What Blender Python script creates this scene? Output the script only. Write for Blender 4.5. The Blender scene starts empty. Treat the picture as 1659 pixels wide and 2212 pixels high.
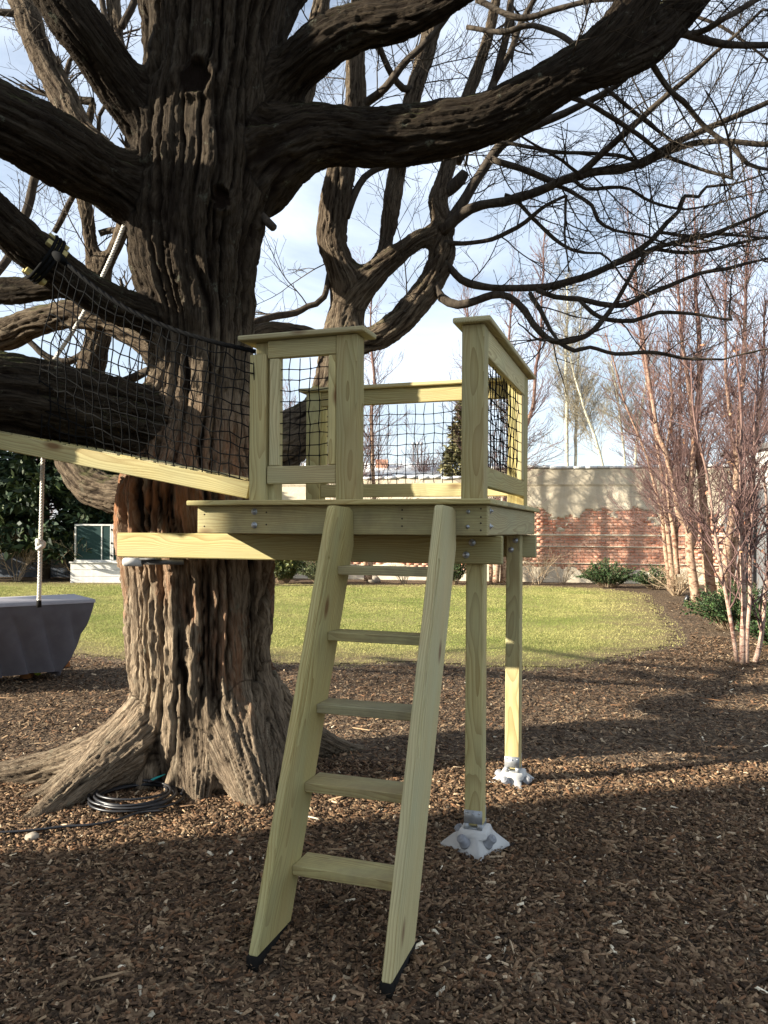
import bpy, bmesh, math, random, time
import numpy as np
from mathutils import Vector, Matrix, Quaternion

T0 = time.time()
rng = np.random.default_rng(7)
random.seed(7)
S = bpy.context.scene
COL = S.collection

# ------------------------------------------------------------------ camera, sky, sun, exposure
F, HZ, ROLL, CZ = 1692.0, 1144.8, 0.0062, 1.547      # focal length, horizon row (1659 px wide frame), roll, eye height
cam = bpy.data.cameras.new('camera')
cam.sensor_fit = 'HORIZONTAL'
cam.sensor_width = 36.0
cam.lens = 36.0 * F / 1659.0
cam.shift_y = (HZ - 1106.0) / 1659.0
cam.clip_end = 600.0
co = bpy.data.objects.new('camera', cam)
COL.objects.link(co)
co.matrix_world = Matrix.Translation((0, 0, CZ)) @ Matrix.Rotation(-ROLL, 4, 'Y') @ Matrix.Rotation(math.pi / 2, 4, 'X')
S.camera = co

SUN_EL = math.radians(21.0)
SUN_AZ = math.radians(16.4)                          # the light travels 16 degrees off +X, away from the camera
hdir = Vector((math.cos(SUN_AZ), math.sin(SUN_AZ), 0))
ldir = Vector((hdir.x * math.cos(SUN_EL), hdir.y * math.cos(SUN_EL), -math.sin(SUN_EL)))
sl = bpy.data.lights.new('sun', 'SUN')
sl.energy = 5.0
sl.angle = math.radians(0.6)
sl.color = (1.0, 0.925, 0.79)
so = bpy.data.objects.new('sun', sl)
COL.objects.link(so)
so.rotation_euler = ldir.to_track_quat('-Z', 'Y').to_euler()

S.view_settings.view_transform = 'Standard'
S.view_settings.look = 'None'
S.view_settings.gamma = 1.0
S.view_settings.use_curve_mapping = False
S.view_settings.exposure = 1.62

W = bpy.data.worlds.new('World')
S.world = W
W.use_nodes = True
wt = W.node_tree
wt.nodes.clear()


def nd(nt, typ, ins=None, **kw):
    n = nt.nodes.new(typ)
    for k, v in kw.items():
        setattr(n, k, v)
    for k, v in (ins or {}).items():
        s = n.inputs[k]
        if isinstance(v, bpy.types.NodeSocket):
            nt.links.new(v, s)
        else:
            s.default_value = v
    return n


sky = nd(wt, 'ShaderNodeTexSky', sky_type='NISHITA', sun_disc=False, sun_elevation=SUN_EL,
         sun_rotation=math.atan2(-hdir.x, -hdir.y), air_density=1.0, dust_density=0.6, ozone_density=1.5)
wtc = nd(wt, 'ShaderNodeTexCoord')
wmap = nd(wt, 'ShaderNodeMapping', {'Vector': wtc.outputs['Generated'], 'Scale': (1.6, 1.6, 3.6)})
cl1 = nd(wt, 'ShaderNodeTexNoise', {'Vector': wmap.outputs[0], 'Scale': 2.1, 'Detail': 7.0, 'Roughness': 0.55, 'Distortion': 0.5})
clr = nd(wt, 'ShaderNodeMapRange', {'Value': cl1.outputs[0], 'From Min': 0.30, 'From Max': 0.68, 'To Min': 0.16, 'To Max': 0.72})
cmix = nd(wt, 'ShaderNodeMix', {0: clr.outputs[0], 6: sky.outputs[0], 7: (8.3, 9.1, 10.2, 1)}, data_type='RGBA')
bg = nd(wt, 'ShaderNodeBackground', {'Color': cmix.outputs[2], 'Strength': 0.056})
wo = nd(wt, 'ShaderNodeOutputWorld', {'Surface': bg.outputs[0]})

# ------------------------------------------------------------------ geometry helpers
cR, sR = math.cos(ROLL), math.sin(ROLL)


def at(u, v, D):
    """world point seen at (u, v) of the 1659-px-wide photograph, D metres in front of the camera"""
    a = (cR * (u - 829.5) + sR * (v - HZ)) / F
    b = (-sR * (u - 829.5) + cR * (v - HZ)) / F
    return Vector((a * D, D, CZ - b * D))


def ground(u, v, z=0.0):
    b = (-sR * (u - 829.5) + cR * (v - HZ)) / F
    return at(u, v, (CZ - z) / b)


def tag(o, label=None, cat=None, group=None, kind=None):
    for k, v in (('label', label), ('category', cat), ('group', group), ('kind', kind)):
        if v:
            o[k] = v
    return o


def empty(name, loc=(0, 0, 0), rz=0.0, parent=None):
    o = bpy.data.objects.new(name, None)
    o.empty_display_size = 0.1
    o.location = loc
    o.rotation_euler = (0, 0, rz)
    COL.objects.link(o)
    if parent:
        o.parent = parent
    return o


def link(name, me, mat=None, parent=None, mw=None):
    o = bpy.data.objects.new(name, me)
    COL.objects.link(o)
    if mat and not me.materials:
        me.materials.append(mat)
    if parent:
        o.parent = parent
    if mw is not None:
        o.matrix_basis = mw
    return o


def np_mesh(name, V, quads=None, tris=None, smooth=False, fcol=None):
    me = bpy.data.meshes.new(name)
    V = np.asarray(V, np.float32)
    nq = 0 if quads is None else len(quads)
    ntr = 0 if tris is None else len(tris)
    me.vertices.add(len(V))
    me.vertices.foreach_set('co', V.ravel())
    loops = []
    if nq:
        loops.append(np.asarray(quads, np.int32).ravel())
    if ntr:
        loops.append(np.asarray(tris, np.int32).ravel())
    L = np.concatenate(loops)
    me.loops.add(len(L))
    me.loops.foreach_set('vertex_index', L)
    starts = np.concatenate([np.arange(nq) * 4, nq * 4 + np.arange(ntr) * 3]).astype(np.int32)
    me.polygons.add(nq + ntr)
    me.polygons.foreach_set('loop_start', starts)
    me.update(calc_edges=True)
    if smooth:
        me.polygons.foreach_set('use_smooth', np.ones(nq + ntr, bool))
    if fcol is not None:
        at_ = me.attributes.new('Col', 'FLOAT_COLOR', 'FACE')
        c = np.ones((nq + ntr, 4), np.float32)
        c[:, :3] = fcol
        at_.data.foreach_set('color', c.ravel())
    me.validate()
    return me


class MB:
    """collects tubes, boxes and patches into ONE mesh"""
    def __init__(s):
        s.v, s.q, s.t, s.n = [], [], [], 0

    def add(s, V, Q=None, T=None):
        V = np.asarray(V, np.float32)
        s.v.append(V)
        if Q is not None and len(Q):
            s.q.append(np.asarray(Q, np.int64) + s.n)
        if T is not None and len(T):
            s.t.append(np.asarray(T, np.int64) + s.n)
        s.n += len(V)

    def tube(s, P, R, k=6, cap=True, closed=False):
        P = np.asarray(P, np.float64)
        n = len(P)
        R = np.broadcast_to(np.asarray(R, np.float64), (n,))
        if closed:
            T = np.roll(P, -1, 0) - np.roll(P, 1, 0)
        else:
            T = np.gradient(P, axis=0)
        T /= np.linalg.norm(T, axis=1, keepdims=True) + 1e-9
        ref = np.array([0.0, 0, 1.0]) if abs(T[:, 2]).mean() < 0.75 else np.array([0.9, 0.44, 0])
        A = np.cross(T, ref)
        A /= np.linalg.norm(A, axis=1, keepdims=True) + 1e-9
        B = np.cross(T, A)
        ang = np.arange(k) * 2 * math.pi / k
        V = P[:, None] + R[:, None, None] * (np.cos(ang)[None, :, None] * A[:, None] + np.sin(ang)[None, :, None] * B[:, None])
        m = n if closed else n - 1
        i = np.arange(m)[:, None]
        j = np.arange(k)[None]
        i2, j2 = (i + 1) % n, (j + 1) % k
        Q = np.stack([i * k + j, i * k + j2, i2 * k + j2, i2 * k + j], -1).reshape(-1, 4)
        Tn = None
        if cap and not closed:
            a = np.array([[0, q + 1, q] for q in range(1, k - 1)])
            b = np.array([[0, q, q + 1] for q in range(1, k - 1)]) + (n - 1) * k
            Tn = np.concatenate([a, b])
        s.add(V.reshape(-1, 3), Q, Tn)

    def box(s, c, h, M=None):
        c = np.array(c, float)
        V = np.array([[x, y, z] for x in (-1, 1) for y in (-1, 1) for z in (-1, 1)], float) * np.array(h, float)
        if M is not None:
            V = V @ np.array(M).T
        s.add(V + c, [[0, 1, 3, 2], [4, 6, 7, 5], [0, 4, 5, 1], [2, 3, 7, 6], [0, 2, 6, 4], [1, 5, 7, 3]])

    def mesh(s, name, smooth=False):
        return np_mesh(name, np.concatenate(s.v), np.concatenate(s.q) if s.q else None,
                       np.concatenate(s.t) if s.t else None, smooth)

    def obj(s, name, mat, parent=None, smooth=False, mw=None):
        return link(name, s.mesh(name, smooth), mat, parent, mw)


def bevel_box_mesh(name, sx, sy, sz, bev=0.004, segs=1):
    bm = bmesh.new()
    bmesh.ops.create_cube(bm, size=1.0)
    bmesh.ops.scale(bm, vec=(sx, sy, sz), verts=bm.verts)
    if bev:
        bmesh.ops.bevel(bm, geom=list(bm.edges), offset=min(bev, 0.3 * min(sx, sy, sz)), segments=segs, affect='EDGES', profile=0.5)
    me = bpy.data.meshes.new(name)
    bm.to_mesh(me)
    bm.free()
    return me


AX = {0: Matrix.Identity(3), 1: Matrix(((0, 0, 1), (1, 0, 0), (0, 1, 0))), 2: Matrix(((0, 1, 0), (0, 0, 1), (1, 0, 0)))}


def board(name, xr, yr, zr, mat, parent, bev=0.004, segs=1, label=None):
    """box between the given ranges; the mesh's own X runs along its longest side, so that the grain follows it"""
    d = [xr[1] - xr[0], yr[1] - yr[0], zr[1] - zr[0]]
    k = d.index(max(d))
    sz = (d[k], d[(k + 1) % 3], d[(k + 2) % 3])
    me = bevel_box_mesh(name, *sz, bev, segs)
    M = AX[k].to_4x4()
    M.translation = ((xr[0] + xr[1]) / 2, (yr[0] + yr[1]) / 2, (zr[0] + zr[1]) / 2)
    o = link(name, me, mat, parent, M)
    if label:
        o['label'] = label
    return o


def plank(name, p0, p1, w, t, up, mat, parent, bev=0.004):
    """board from p0 to p1 (centre line), w wide, t thick along 'up'"""
    p0, p1 = Vector(p0), Vector(p1)
    x = (p1 - p0).normalized()
    z = (Vector(up) - x * x.dot(Vector(up))).normalized()
    y = z.cross(x)
    me = bevel_box_mesh(name, (p1 - p0).length, w, t, bev)
    M = Matrix((x, y, z)).transposed().to_4x4()
    M.translation = (p0 + p1) / 2
    return link(name, me, mat, parent, M)


def cyl(mb, p0, p1, r, k=10, r1=None):
    mb.tube([p0, p1], [r, r if r1 is None else r1], k)


# ------------------------------------------------------------------ vectorised noise
_perm = np.random.default_rng(3).permutation(256).astype(np.int64)
_perm = np.concatenate([_perm, _perm])
_g = np.random.default_rng(5).normal(size=(256, 3))
_g /= np.linalg.norm(_g, axis=1, keepdims=True)


def pnoise(P):
    P = np.asarray(P, np.float64)
    I = np.floor(P).astype(np.int64)
    f = P - I
    I &= 255
    u = f * f * f * (f * (f * 6 - 15) + 10)
    out = 0
    for dx in (0, 1):
        for dy in (0, 1):
            for dz in (0, 1):
                h = _perm[_perm[_perm[(I[:, 0] + dx) & 255] + ((I[:, 1] + dy) & 255)] + ((I[:, 2] + dz) & 255)]
                g = _g[h]
                dot = g[:, 0] * (f[:, 0] - dx) + g[:, 1] * (f[:, 1] - dy) + g[:, 2] * (f[:, 2] - dz)
                w = (u[:, 0] if dx else 1 - u[:, 0]) * (u[:, 1] if dy else 1 - u[:, 1]) * (u[:, 2] if dz else 1 - u[:, 2])
                out = out + w * dot
    return out


# ------------------------------------------------------------------ materials
def new_mat(name):
    m = bpy.data.materials.new(name)
    m.use_nodes = True
    nt = m.node_tree
    nt.nodes.clear()
    b = nd(nt, 'ShaderNodeBsdfPrincipled', {'Roughness': 0.85, 'Specular IOR Level': 0.25})
    nd(nt, 'ShaderNodeOutputMaterial', {'Surface': b.outputs[0]})
    return m, nt, b


def mix(nt, f, a, b, blend='MIX'):
    def c(x):
        return x if isinstance(x, bpy.types.NodeSocket) else (*x, 1.0)
    return nd(nt, 'ShaderNodeMix', {0: f, 6: c(a), 7: c(b)}, data_type='RGBA', blend_type=blend).outputs[2]


def mrange(nt, v, a, b, c=0.0, d=1.0):
    return nd(nt, 'ShaderNodeMapRange', {'Value': v, 'From Min': a, 'From Max': b, 'To Min': c, 'To Max': d}).outputs[0]


def math_(nt, op, a, b=0.0, c=0.0):
    return nd(nt, 'ShaderNodeMath', {0: a, 1: b, 2: c}, operation=op).outputs[0]


def noise(nt, vec, scale, detail=4.0, rough=0.55, dist=0.0):
    return nd(nt, 'ShaderNodeTexNoise', {'Vector': vec, 'Scale': scale, 'Detail': detail, 'Roughness': rough, 'Distortion': dist}).outputs[0]


def bump(nt, b, h, strength=0.4, dist=0.01):
    n = nd(nt, 'ShaderNodeBump', {'Height': h, 'Strength': strength, 'Distance': dist})
    nt.links.new(n.outputs[0], b.inputs['Normal'])


def mapping(nt, vec, scale=(1, 1, 1), loc=(0, 0, 0)):
    return nd(nt, 'ShaderNodeMapping', {'Vector': vec, 'Scale': scale, 'Location': loc}).outputs[0]


def plain(name, c1, c2=None, scale=30.0, rough=0.8, spec=0.25, bmp=0.0, metal=0.0, coord='Object'):
    m, nt, b = new_mat(name)
    tc = nd(nt, 'ShaderNodeTexCoord').outputs[coord]
    n = noise(nt, tc, scale, 5)
    nt.links.new(mix(nt, mrange(nt, n, 0.3, 0.7), c1, c2 or c1), b.inputs['Base Color'])
    b.inputs['Roughness'].default_value = rough
    b.inputs['Specular IOR Level'].default_value = spec
    b.inputs['Metallic'].default_value = metal
    if bmp:
        bump(nt, b, n, bmp, 0.01)
    return m


def wood_mat(name, early, late, dirt=0.0, knots=True, freq=105.0):
    m, nt, b = new_mat(name)
    tc = nd(nt, 'ShaderNodeTexCoord').outputs['Object']
    rnd = nd(nt, 'ShaderNodeObjectInfo').outputs['Random']
    off = nd(nt, 'ShaderNodeCombineXYZ', {0: math_(nt, 'MULTIPLY', rnd, 37.0), 1: math_(nt, 'MULTIPLY', rnd, 0.0), 2: 0.0}).outputs[0]
    p = nd(nt, 'ShaderNodeVectorMath', {0: tc, 1: off}, operation='ADD').outputs[0]
    lowf = nd(nt, 'ShaderNodeTexNoise', {'Vector': mapping(nt, p, (1.3, 5, 5)), 'Scale': 1.0, 'Detail': 2.0}).outputs['Color']
    warp = nd(nt, 'ShaderNodeVectorMath', {0: lowf, 1: (0.5, 0.5, 0.5)}, operation='SUBTRACT').outputs[0]
    warp = nd(nt, 'ShaderNodeVectorMath', {0: warp, 'Scale': 0.11}, operation='SCALE').outputs[0]
    q = nd(nt, 'ShaderNodeVectorMath', {0: tc, 1: warp}, operation='ADD').outputs[0]
    # pith line beside the board, a different place for each board
    rr = math_(nt, 'FRACT', math_(nt, 'MULTIPLY', rnd, 13.7))
    oy = mrange(nt, rr, 0, 1, -0.06, 0.06)
    oz = mrange(nt, math_(nt, 'FRACT', math_(nt, 'MULTIPLY', rnd, 29.3)), 0, 1, 0.03, 0.09)
    sp = nd(nt, 'ShaderNodeSeparateXYZ', {0: q})
    yy = math_(nt, 'SUBTRACT', sp.outputs[1], oy)
    zz = math_(nt, 'SUBTRACT', sp.outputs[2], oz)
    r = math_(nt, 'SQRT', math_(nt, 'ADD', math_(nt, 'MULTIPLY', yy, yy), math_(nt, 'MULTIPLY', zz, zz)))
    w = math_(nt, 'FRACT', math_(nt, 'MULTIPLY', r, freq))
    w = math_(nt, 'POWER', w, 2.2)
    fib = noise(nt, mapping(nt, p, (4, 150, 150)), 1.0, 5, 0.7)
    c = mix(nt, math_(nt, 'MULTIPLY', w, 0.95), early, late)
    c = mix(nt, mrange(nt, fib, 0.42, 0.68, 0, 0.6), c, late)
    big = noise(nt, mapping(nt, p, (2.0, 6, 6)), 1.0, 3)
    c = mix(nt, mrange(nt, big, 0.42, 0.70, 0, 0.6), c, (0.40, 0.39, 0.21))
    bigb = noise(nt, mapping(nt, p, (1.1, 4, 4), (5, 3, 1)), 1.0, 2)
    c = mix(nt, mrange(nt, bigb, 0.5, 0.8, 0, 0.5), c, (0.50, 0.36, 0.17))
    if knots:
        vo = nd(nt, 'ShaderNodeTexVoronoi', {'Vector': mapping(nt, p, (2.3, 5.2, 5.2)), 'Scale': 1.0})
        kd = vo.outputs['Distance']
        c = mix(nt, mrange(nt, kd, 0.06, 0.15, 0.9, 0.0), c, (0.17, 0.085, 0.03))
    if dirt:
        dn = noise(nt, tc, 9.0, 5, 0.65)
        c = mix(nt, mrange(nt, dn, 0.42, 0.7, 0, dirt), c, (0.16, 0.13, 0.09))
    hue = mrange(nt, rnd, 0, 1, 0.76, 1.14)
    c = nd(nt, 'ShaderNodeHueSaturation', {'Color': c, 'Value': hue, 'Saturation': mrange(nt, rr, 0, 1, 0.85, 1.1)}).outputs[0]
    nt.links.new(c, b.inputs['Base Color'])
    b.inputs['Roughness'].default_value = 0.72
    bump(nt, b, math_(nt, 'ADD', math_(nt, 'MULTIPLY', w, -0.4), fib), 0.25, 0.003)
    return m


M_WOOD = wood_mat('treated pine', (0.55, 0.475, 0.215), (0.31, 0.225, 0.08))
M_WOOD2 = wood_mat('treated pine worn', (0.50, 0.43, 0.205), (0.28, 0.205, 0.085), dirt=0.38)


def attr_mat(name, rough=0.95, gain=1.0, nscale=60.0, spec=0.15):
    m, nt, b = new_mat(name)
    a = nd(nt, 'ShaderNodeAttribute', attribute_name='Col').outputs['Color']
    tc = nd(nt, 'ShaderNodeTexCoord').outputs['Object']
    n = noise(nt, tc, nscale, 3)
    c = mix(nt, 1.0, a, nd(nt, 'ShaderNodeCombineColor', {i: mrange(nt, n, 0.3, 0.7, 0.75 * gain, 1.2 * gain) for i in range(3)}).outputs[0], 'MULTIPLY')
    nt.links.new(c, b.inputs['Base Color'])
    b.inputs['Roughness'].default_value = rough
    b.inputs['Specular IOR Level'].default_value = spec
    return m


M_CHIP = attr_mat('wood chips', nscale=90)
M_GRASSB = attr_mat('grass blades', nscale=3)
M_LEAF = attr_mat('evergreen needles', rough=0.6, nscale=4, spec=0.3)


def bark_main():
    m, nt, b = new_mat('old furrowed bark')
    ht = nd(nt, 'ShaderNodeAttribute', attribute_name='ridge').outputs['Fac']
    bc = nd(nt, 'ShaderNodeAttribute', attribute_name='bark').outputs['Vector']
    tc = nd(nt, 'ShaderNodeTexCoord').outputs['Object']
    geo = nd(nt, 'ShaderNodeNewGeometry')
    fine = noise(nt, mapping(nt, bc, (85, 85, 9)), 1.0, 6, 0.7, 0.5)
    fine2 = noise(nt, mapping(nt, bc, (32, 32, 3)), 1.0, 5, 0.65, 0.8)
    tone = noise(nt, tc, 1.7, 4)
    crest = mix(nt, mrange(nt, tone, 0.35, 0.65), (0.34, 0.26, 0.175), (0.235, 0.18, 0.125))
    crest = mix(nt, mrange(nt, fine, 0.40, 0.58), (0.10, 0.072, 0.048), crest)
    crest = mix(nt, mrange(nt, fine2, 0.55, 0.7, 0, 0.55), crest, (0.48, 0.40, 0.285))
    lit_tone = nd(nt, 'ShaderNodeAttribute', attribute_name='lit_tone').outputs['Fac']
    crest = mix(nt, lit_tone, mix(nt, 1.0, crest, (0.105, 0.102, 0.098), 'MULTIPLY'), crest)  # limbs and upper trunk darkened in the colour to stand in for shade
    red = nd(nt, 'ShaderNodeAttribute', attribute_name='red').outputs['Fac']
    redn = math_(nt, 'MULTIPLY', red, mrange(nt, fine2, 0.35, 0.6))
    crest = mix(nt, redn, crest, (0.34, 0.14, 0.06))
    c = mix(nt, mrange(nt, ht, 0.25, 0.74), (0.013, 0.008, 0.005), crest)
    nz = nd(nt, 'ShaderNodeSeparateXYZ', {0: geo.outputs['Normal']}).outputs[2]
    moss = math_(nt, 'MULTIPLY', mrange(nt, nz, 0.35, 0.9), mrange(nt, noise(nt, tc, 5, 6, 0.7), 0.48, 0.62, 0, 0.75))
    moss = math_(nt, 'MULTIPLY', moss, mrange(nt, nd(nt, 'ShaderNodeSeparateXYZ', {0: tc}).outputs[2], 0.6, 2.0))
    c = mix(nt, moss, c, (0.075, 0.082, 0.026))
    lich = math_(nt, 'MULTIPLY', mrange(nt, noise(nt, tc, 9, 6, 0.75), 0.60, 0.68, 0, 0.45), ht)
    c = mix(nt, lich, c, (0.20, 0.21, 0.15))
    nt.links.new(c, b.inputs['Base Color'])
    b.inputs['Roughness'].default_value = 0.95
    b.inputs['Specular IOR Level'].default_value = 0.1
    bump(nt, b, math_(nt, 'ADD', fine, math_(nt, 'MULTIPLY', fine2, 1.2)), 1.0, 0.022)
    return m


M_BARK = bark_main()


def bark_simple(name, c1, c2, c3=None, stretch=(30, 30, 8), thr=(0.35, 0.7), b3=(0.55, 0.62)):
    m, nt, b = new_mat(name)
    tc = nd(nt, 'ShaderNodeTexCoord').outputs['Object']
    n = noise(nt, mapping(nt, tc, stretch), 1.0, 6, 0.65, 0.5)
    c = mix(nt, mrange(nt, n, *thr), c1, c2)
    if c3:
        n2 = noise(nt, mapping(nt, tc, (9, 9, 16)), 1.0, 6, 0.7, 0.4)
        c = mix(nt, mrange(nt, n2, b3[0], b3[1]), c, c3)
    nt.links.new(c, b.inputs['Base Color'])
    b.inputs['Roughness'].default_value = 0.9
    b.inputs['Specular IOR Level'].default_value = 0.1
    bump(nt, b, n, 0.6, 0.01)
    return m


M_TWIG = bark_simple('maple twig bark', (0.035, 0.027, 0.021), (0.095, 0.077, 0.057))
M_BIRCH = bark_simple('river birch bark', (0.29, 0.185, 0.12), (0.46, 0.335, 0.24), (0.14, 0.075, 0.05), (16, 16, 34), b3=(0.50, 0.58))
M_BIRCHW = bark_simple('young birch bark', (0.31, 0.19, 0.14), (0.50, 0.38, 0.30), (0.16, 0.08, 0.06), (16, 16, 30), b3=(0.52, 0.60))
for m_ in (M_BIRCH, M_BIRCHW):                       # young wood higher up is red brown, not yet peeling
    nt = m_.node_tree
    b = [n for n in nt.nodes if n.type == 'BSDF_PRINCIPLED'][0]
    src = b.inputs['Base Color'].links[0].from_socket
    tcz = nd(nt, 'ShaderNodeSeparateXYZ', {0: nd(nt, 'ShaderNodeTexCoord').outputs['Object']}).outputs[2]
    lo, hi = (3.0, 6.5) if m_ is M_BIRCH else (1.2, 3.2)
    nt.links.new(mix(nt, mrange(nt, tcz, lo, hi, 0, 0.9), src, (0.16, 0.095, 0.085)), b.inputs['Base Color'])
M_BIRCHTW = bark_simple('birch twigs', (0.12, 0.07, 0.064), (0.24, 0.155, 0.135))
M_PALE = bark_simple('pale far bark', (0.42, 0.40, 0.30), (0.60, 0.58, 0.46), (0.30, 0.27, 0.19), (6, 6, 6))
M_PALETW = bark_simple('pale far twigs', (0.20, 0.17, 0.12), (0.34, 0.30, 0.22))
M_SHRUBTW = bark_simple('bare shrub stems', (0.30, 0.22, 0.14), (0.44, 0.34, 0.23))

M_ROPE_BLACK = plain('black net cord', (0.004, 0.004, 0.004), (0.010, 0.010, 0.010), 200, 0.9, 0.08)
M_ROPE_WHITE = plain('white rope', (0.55, 0.52, 0.46), (0.70, 0.67, 0.60), 60, 0.9)
M_RUBBER = plain('black rubber', (0.010, 0.009, 0.008), (0.018, 0.016, 0.014), 40, 0.8, 0.08)
M_CABLE = plain('black cable', (0.012, 0.012, 0.014), (0.02, 0.02, 0.022), 40, 0.38, 0.5)
M_TEAL = plain('teal tie', (0.03, 0.30, 0.30), None, 10, 0.6)
M_STEEL = plain('galvanised steel', (0.38, 0.40, 0.42), (0.55, 0.57, 0.58), 45, 0.45, 0.5, 0.05, 0.7)
M_TANB = plain('dark steel', (0.05, 0.05, 0.05), (0.09, 0.085, 0.08), 30, 0.5, 0.4)
M_CAP = plain('grey plastic cap', (0.22, 0.225, 0.24), (0.26, 0.265, 0.28), 60, 0.5, 0.4)
M_CONC = plain('cast concrete', (0.50, 0.485, 0.455), (0.56, 0.545, 0.515), 14, 0.9, 0.2, 0.08)
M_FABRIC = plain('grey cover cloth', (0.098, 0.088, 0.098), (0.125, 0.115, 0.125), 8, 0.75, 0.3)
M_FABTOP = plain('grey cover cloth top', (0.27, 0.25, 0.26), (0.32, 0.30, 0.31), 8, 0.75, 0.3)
M_BALL = plain('yellow green felt', (0.35, 0.42, 0.05), None, 60, 0.95)
M_CEDAR = plain('cedar block', (0.38, 0.16, 0.05), (0.28, 0.11, 0.04), 30, 0.8)
M_WHITEWOOD = plain('white weathered planks', (0.55, 0.53, 0.49), (0.74, 0.72, 0.68), 7, 0.8, 0.25, 0.1)
M_WHITE = plain('white paint', (0.68, 0.68, 0.66), (0.76, 0.76, 0.74), 6, 0.7)
M_MESHG = plain('dark green screen', (0.012, 0.035, 0.035), (0.02, 0.05, 0.045), 90, 0.7)
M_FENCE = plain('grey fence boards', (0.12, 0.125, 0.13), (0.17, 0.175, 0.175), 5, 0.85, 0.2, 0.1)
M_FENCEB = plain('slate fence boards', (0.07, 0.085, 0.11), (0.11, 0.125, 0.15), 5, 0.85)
M_KNOT = bark_simple('knot heartwood', (0.025, 0.015, 0.010), (0.095, 0.060, 0.038), None, (25, 25, 25), (0.42, 0.62))
M_STONE = plain('field stone', (0.25, 0.21, 0.16), (0.38, 0.33, 0.26), 20, 0.9, 0.2, 0.3)
M_ROOF = plain('roof shingle', (0.09, 0.085, 0.08), (0.14, 0.13, 0.12), 12, 0.9)
M_CLAP = plain('pale clapboard', (0.55, 0.54, 0.50), (0.62, 0.61, 0.57), 3, 0.8)
M_GLASS = plain('window glass', (0.03, 0.04, 0.05), None, 3, 0.08, 0.6)
M_BROWNH = plain('brown shingle wall', (0.22, 0.14, 0.10), (0.28, 0.19, 0.14), 6, 0.9)


def brick_mat():
    m, nt, b = new_mat('old red brick')
    p = nd(nt, 'ShaderNodeNewGeometry').outputs['Position']
    n = noise(nt, mapping(nt, p, (2.6, 2.6, 7.0)), 1.0, 2)
    n2 = noise(nt, p, 22, 5, 0.7)
    c = mix(nt, mrange(nt, n, 0.32, 0.68), (0.52, 0.19, 0.11), (0.74, 0.41, 0.275))
    c = mix(nt, mrange(nt, n2, 0.48, 0.66, 0, 0.8), c, (0.66, 0.56, 0.45))
    nt.links.new(c, b.inputs['Base Color'])
    b.inputs['Roughness'].default_value = 0.95
    bump(nt, b, n2, 0.4, 0.01)
    return m


M_BRICK = brick_mat()
M_MORTAR = plain('pale mortar', (0.56, 0.49, 0.39), (0.68, 0.61, 0.50), 9, 0.95, 0.15, 0.2)


def stucco_mat():
    m, nt, b = new_mat('stained stucco')
    p = nd(nt, 'ShaderNodeNewGeometry').outputs['Position']
    n = noise(nt, p, 1.1, 6, 0.65)
    n2 = noise(nt, mapping(nt, p, (7, 7, 1.0)), 1.0, 5, 0.6)
    n3 = noise(nt, p, 14, 5, 0.7)
    c = mix(nt, mrange(nt, n, 0.35, 0.65), (0.80, 0.70, 0.53), (0.64, 0.545, 0.395))
    c = mix(nt, mrange(nt, n2, 0.5, 0.75, 0, 0.45), c, (0.44, 0.385, 0.295))
    z = nd(nt, 'ShaderNodeSeparateXYZ', {0: p}).outputs[2]
    c = mix(nt, math_(nt, 'MULTIPLY', mrange(nt, z, 2.3, 3.2), 0.5), c, (0.42, 0.36, 0.265))
    c = mix(nt, mrange(nt, n3, 0.55, 0.75, 0, 0.4), c, (0.62, 0.58, 0.50))
    nt.links.new(c, b.inputs['Base Color'])
    b.inputs['Roughness'].default_value = 0.95
    bump(nt, b, n3, 0.5, 0.02)
    return m


M_STUCCO = stucco_mat()


def mulch_mat():
    m, nt, b = new_mat('mulch ground')
    tc = nd(nt, 'ShaderNodeTexCoord').outputs['Object']
    vo = nd(nt, 'ShaderNodeTexVoronoi', {'Vector': mapping(nt, nd(nt, 'ShaderNodeVectorMath', {0: tc, 1: nd(nt, 'ShaderNodeVectorMath', {0: nd(nt, 'ShaderNodeTexNoise', {'Vector': tc, 'Scale': 14.0}).outputs['Color'], 'Scale': 0.09}, operation='SCALE').outputs[0]}, operation='ADD').outputs[0], (46, 26, 30)), 'Scale': 1.0})
    n = noise(nt, tc, 0.9, 5, 0.6)
    v = nd(nt, 'ShaderNodeSeparateColor', {0: vo.outputs['Color']}).outputs[0]
    c = mix(nt, v, (0.05, 0.034, 0.023), (0.195, 0.14, 0.09))
    c = mix(nt, mrange(nt, v, 0.90, 0.97), c, (0.30, 0.22, 0.14))
    c = mix(nt, mrange(nt, n, 0.35, 0.65, 0, 0.5), c, (0.06, 0.04, 0.026))
    nt.links.new(c, b.inputs['Base Color'])
    b.inputs['Roughness'].default_value = 0.97
    b.inputs['Specular IOR Level'].default_value = 0.1
    bump(nt, b, math_(nt, 'ADD', v, math_(nt, 'MULTIPLY', vo.outputs['Distance'], -1.0)), 0.8, 0.02)
    return m


M_MULCH = mulch_mat()


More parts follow.
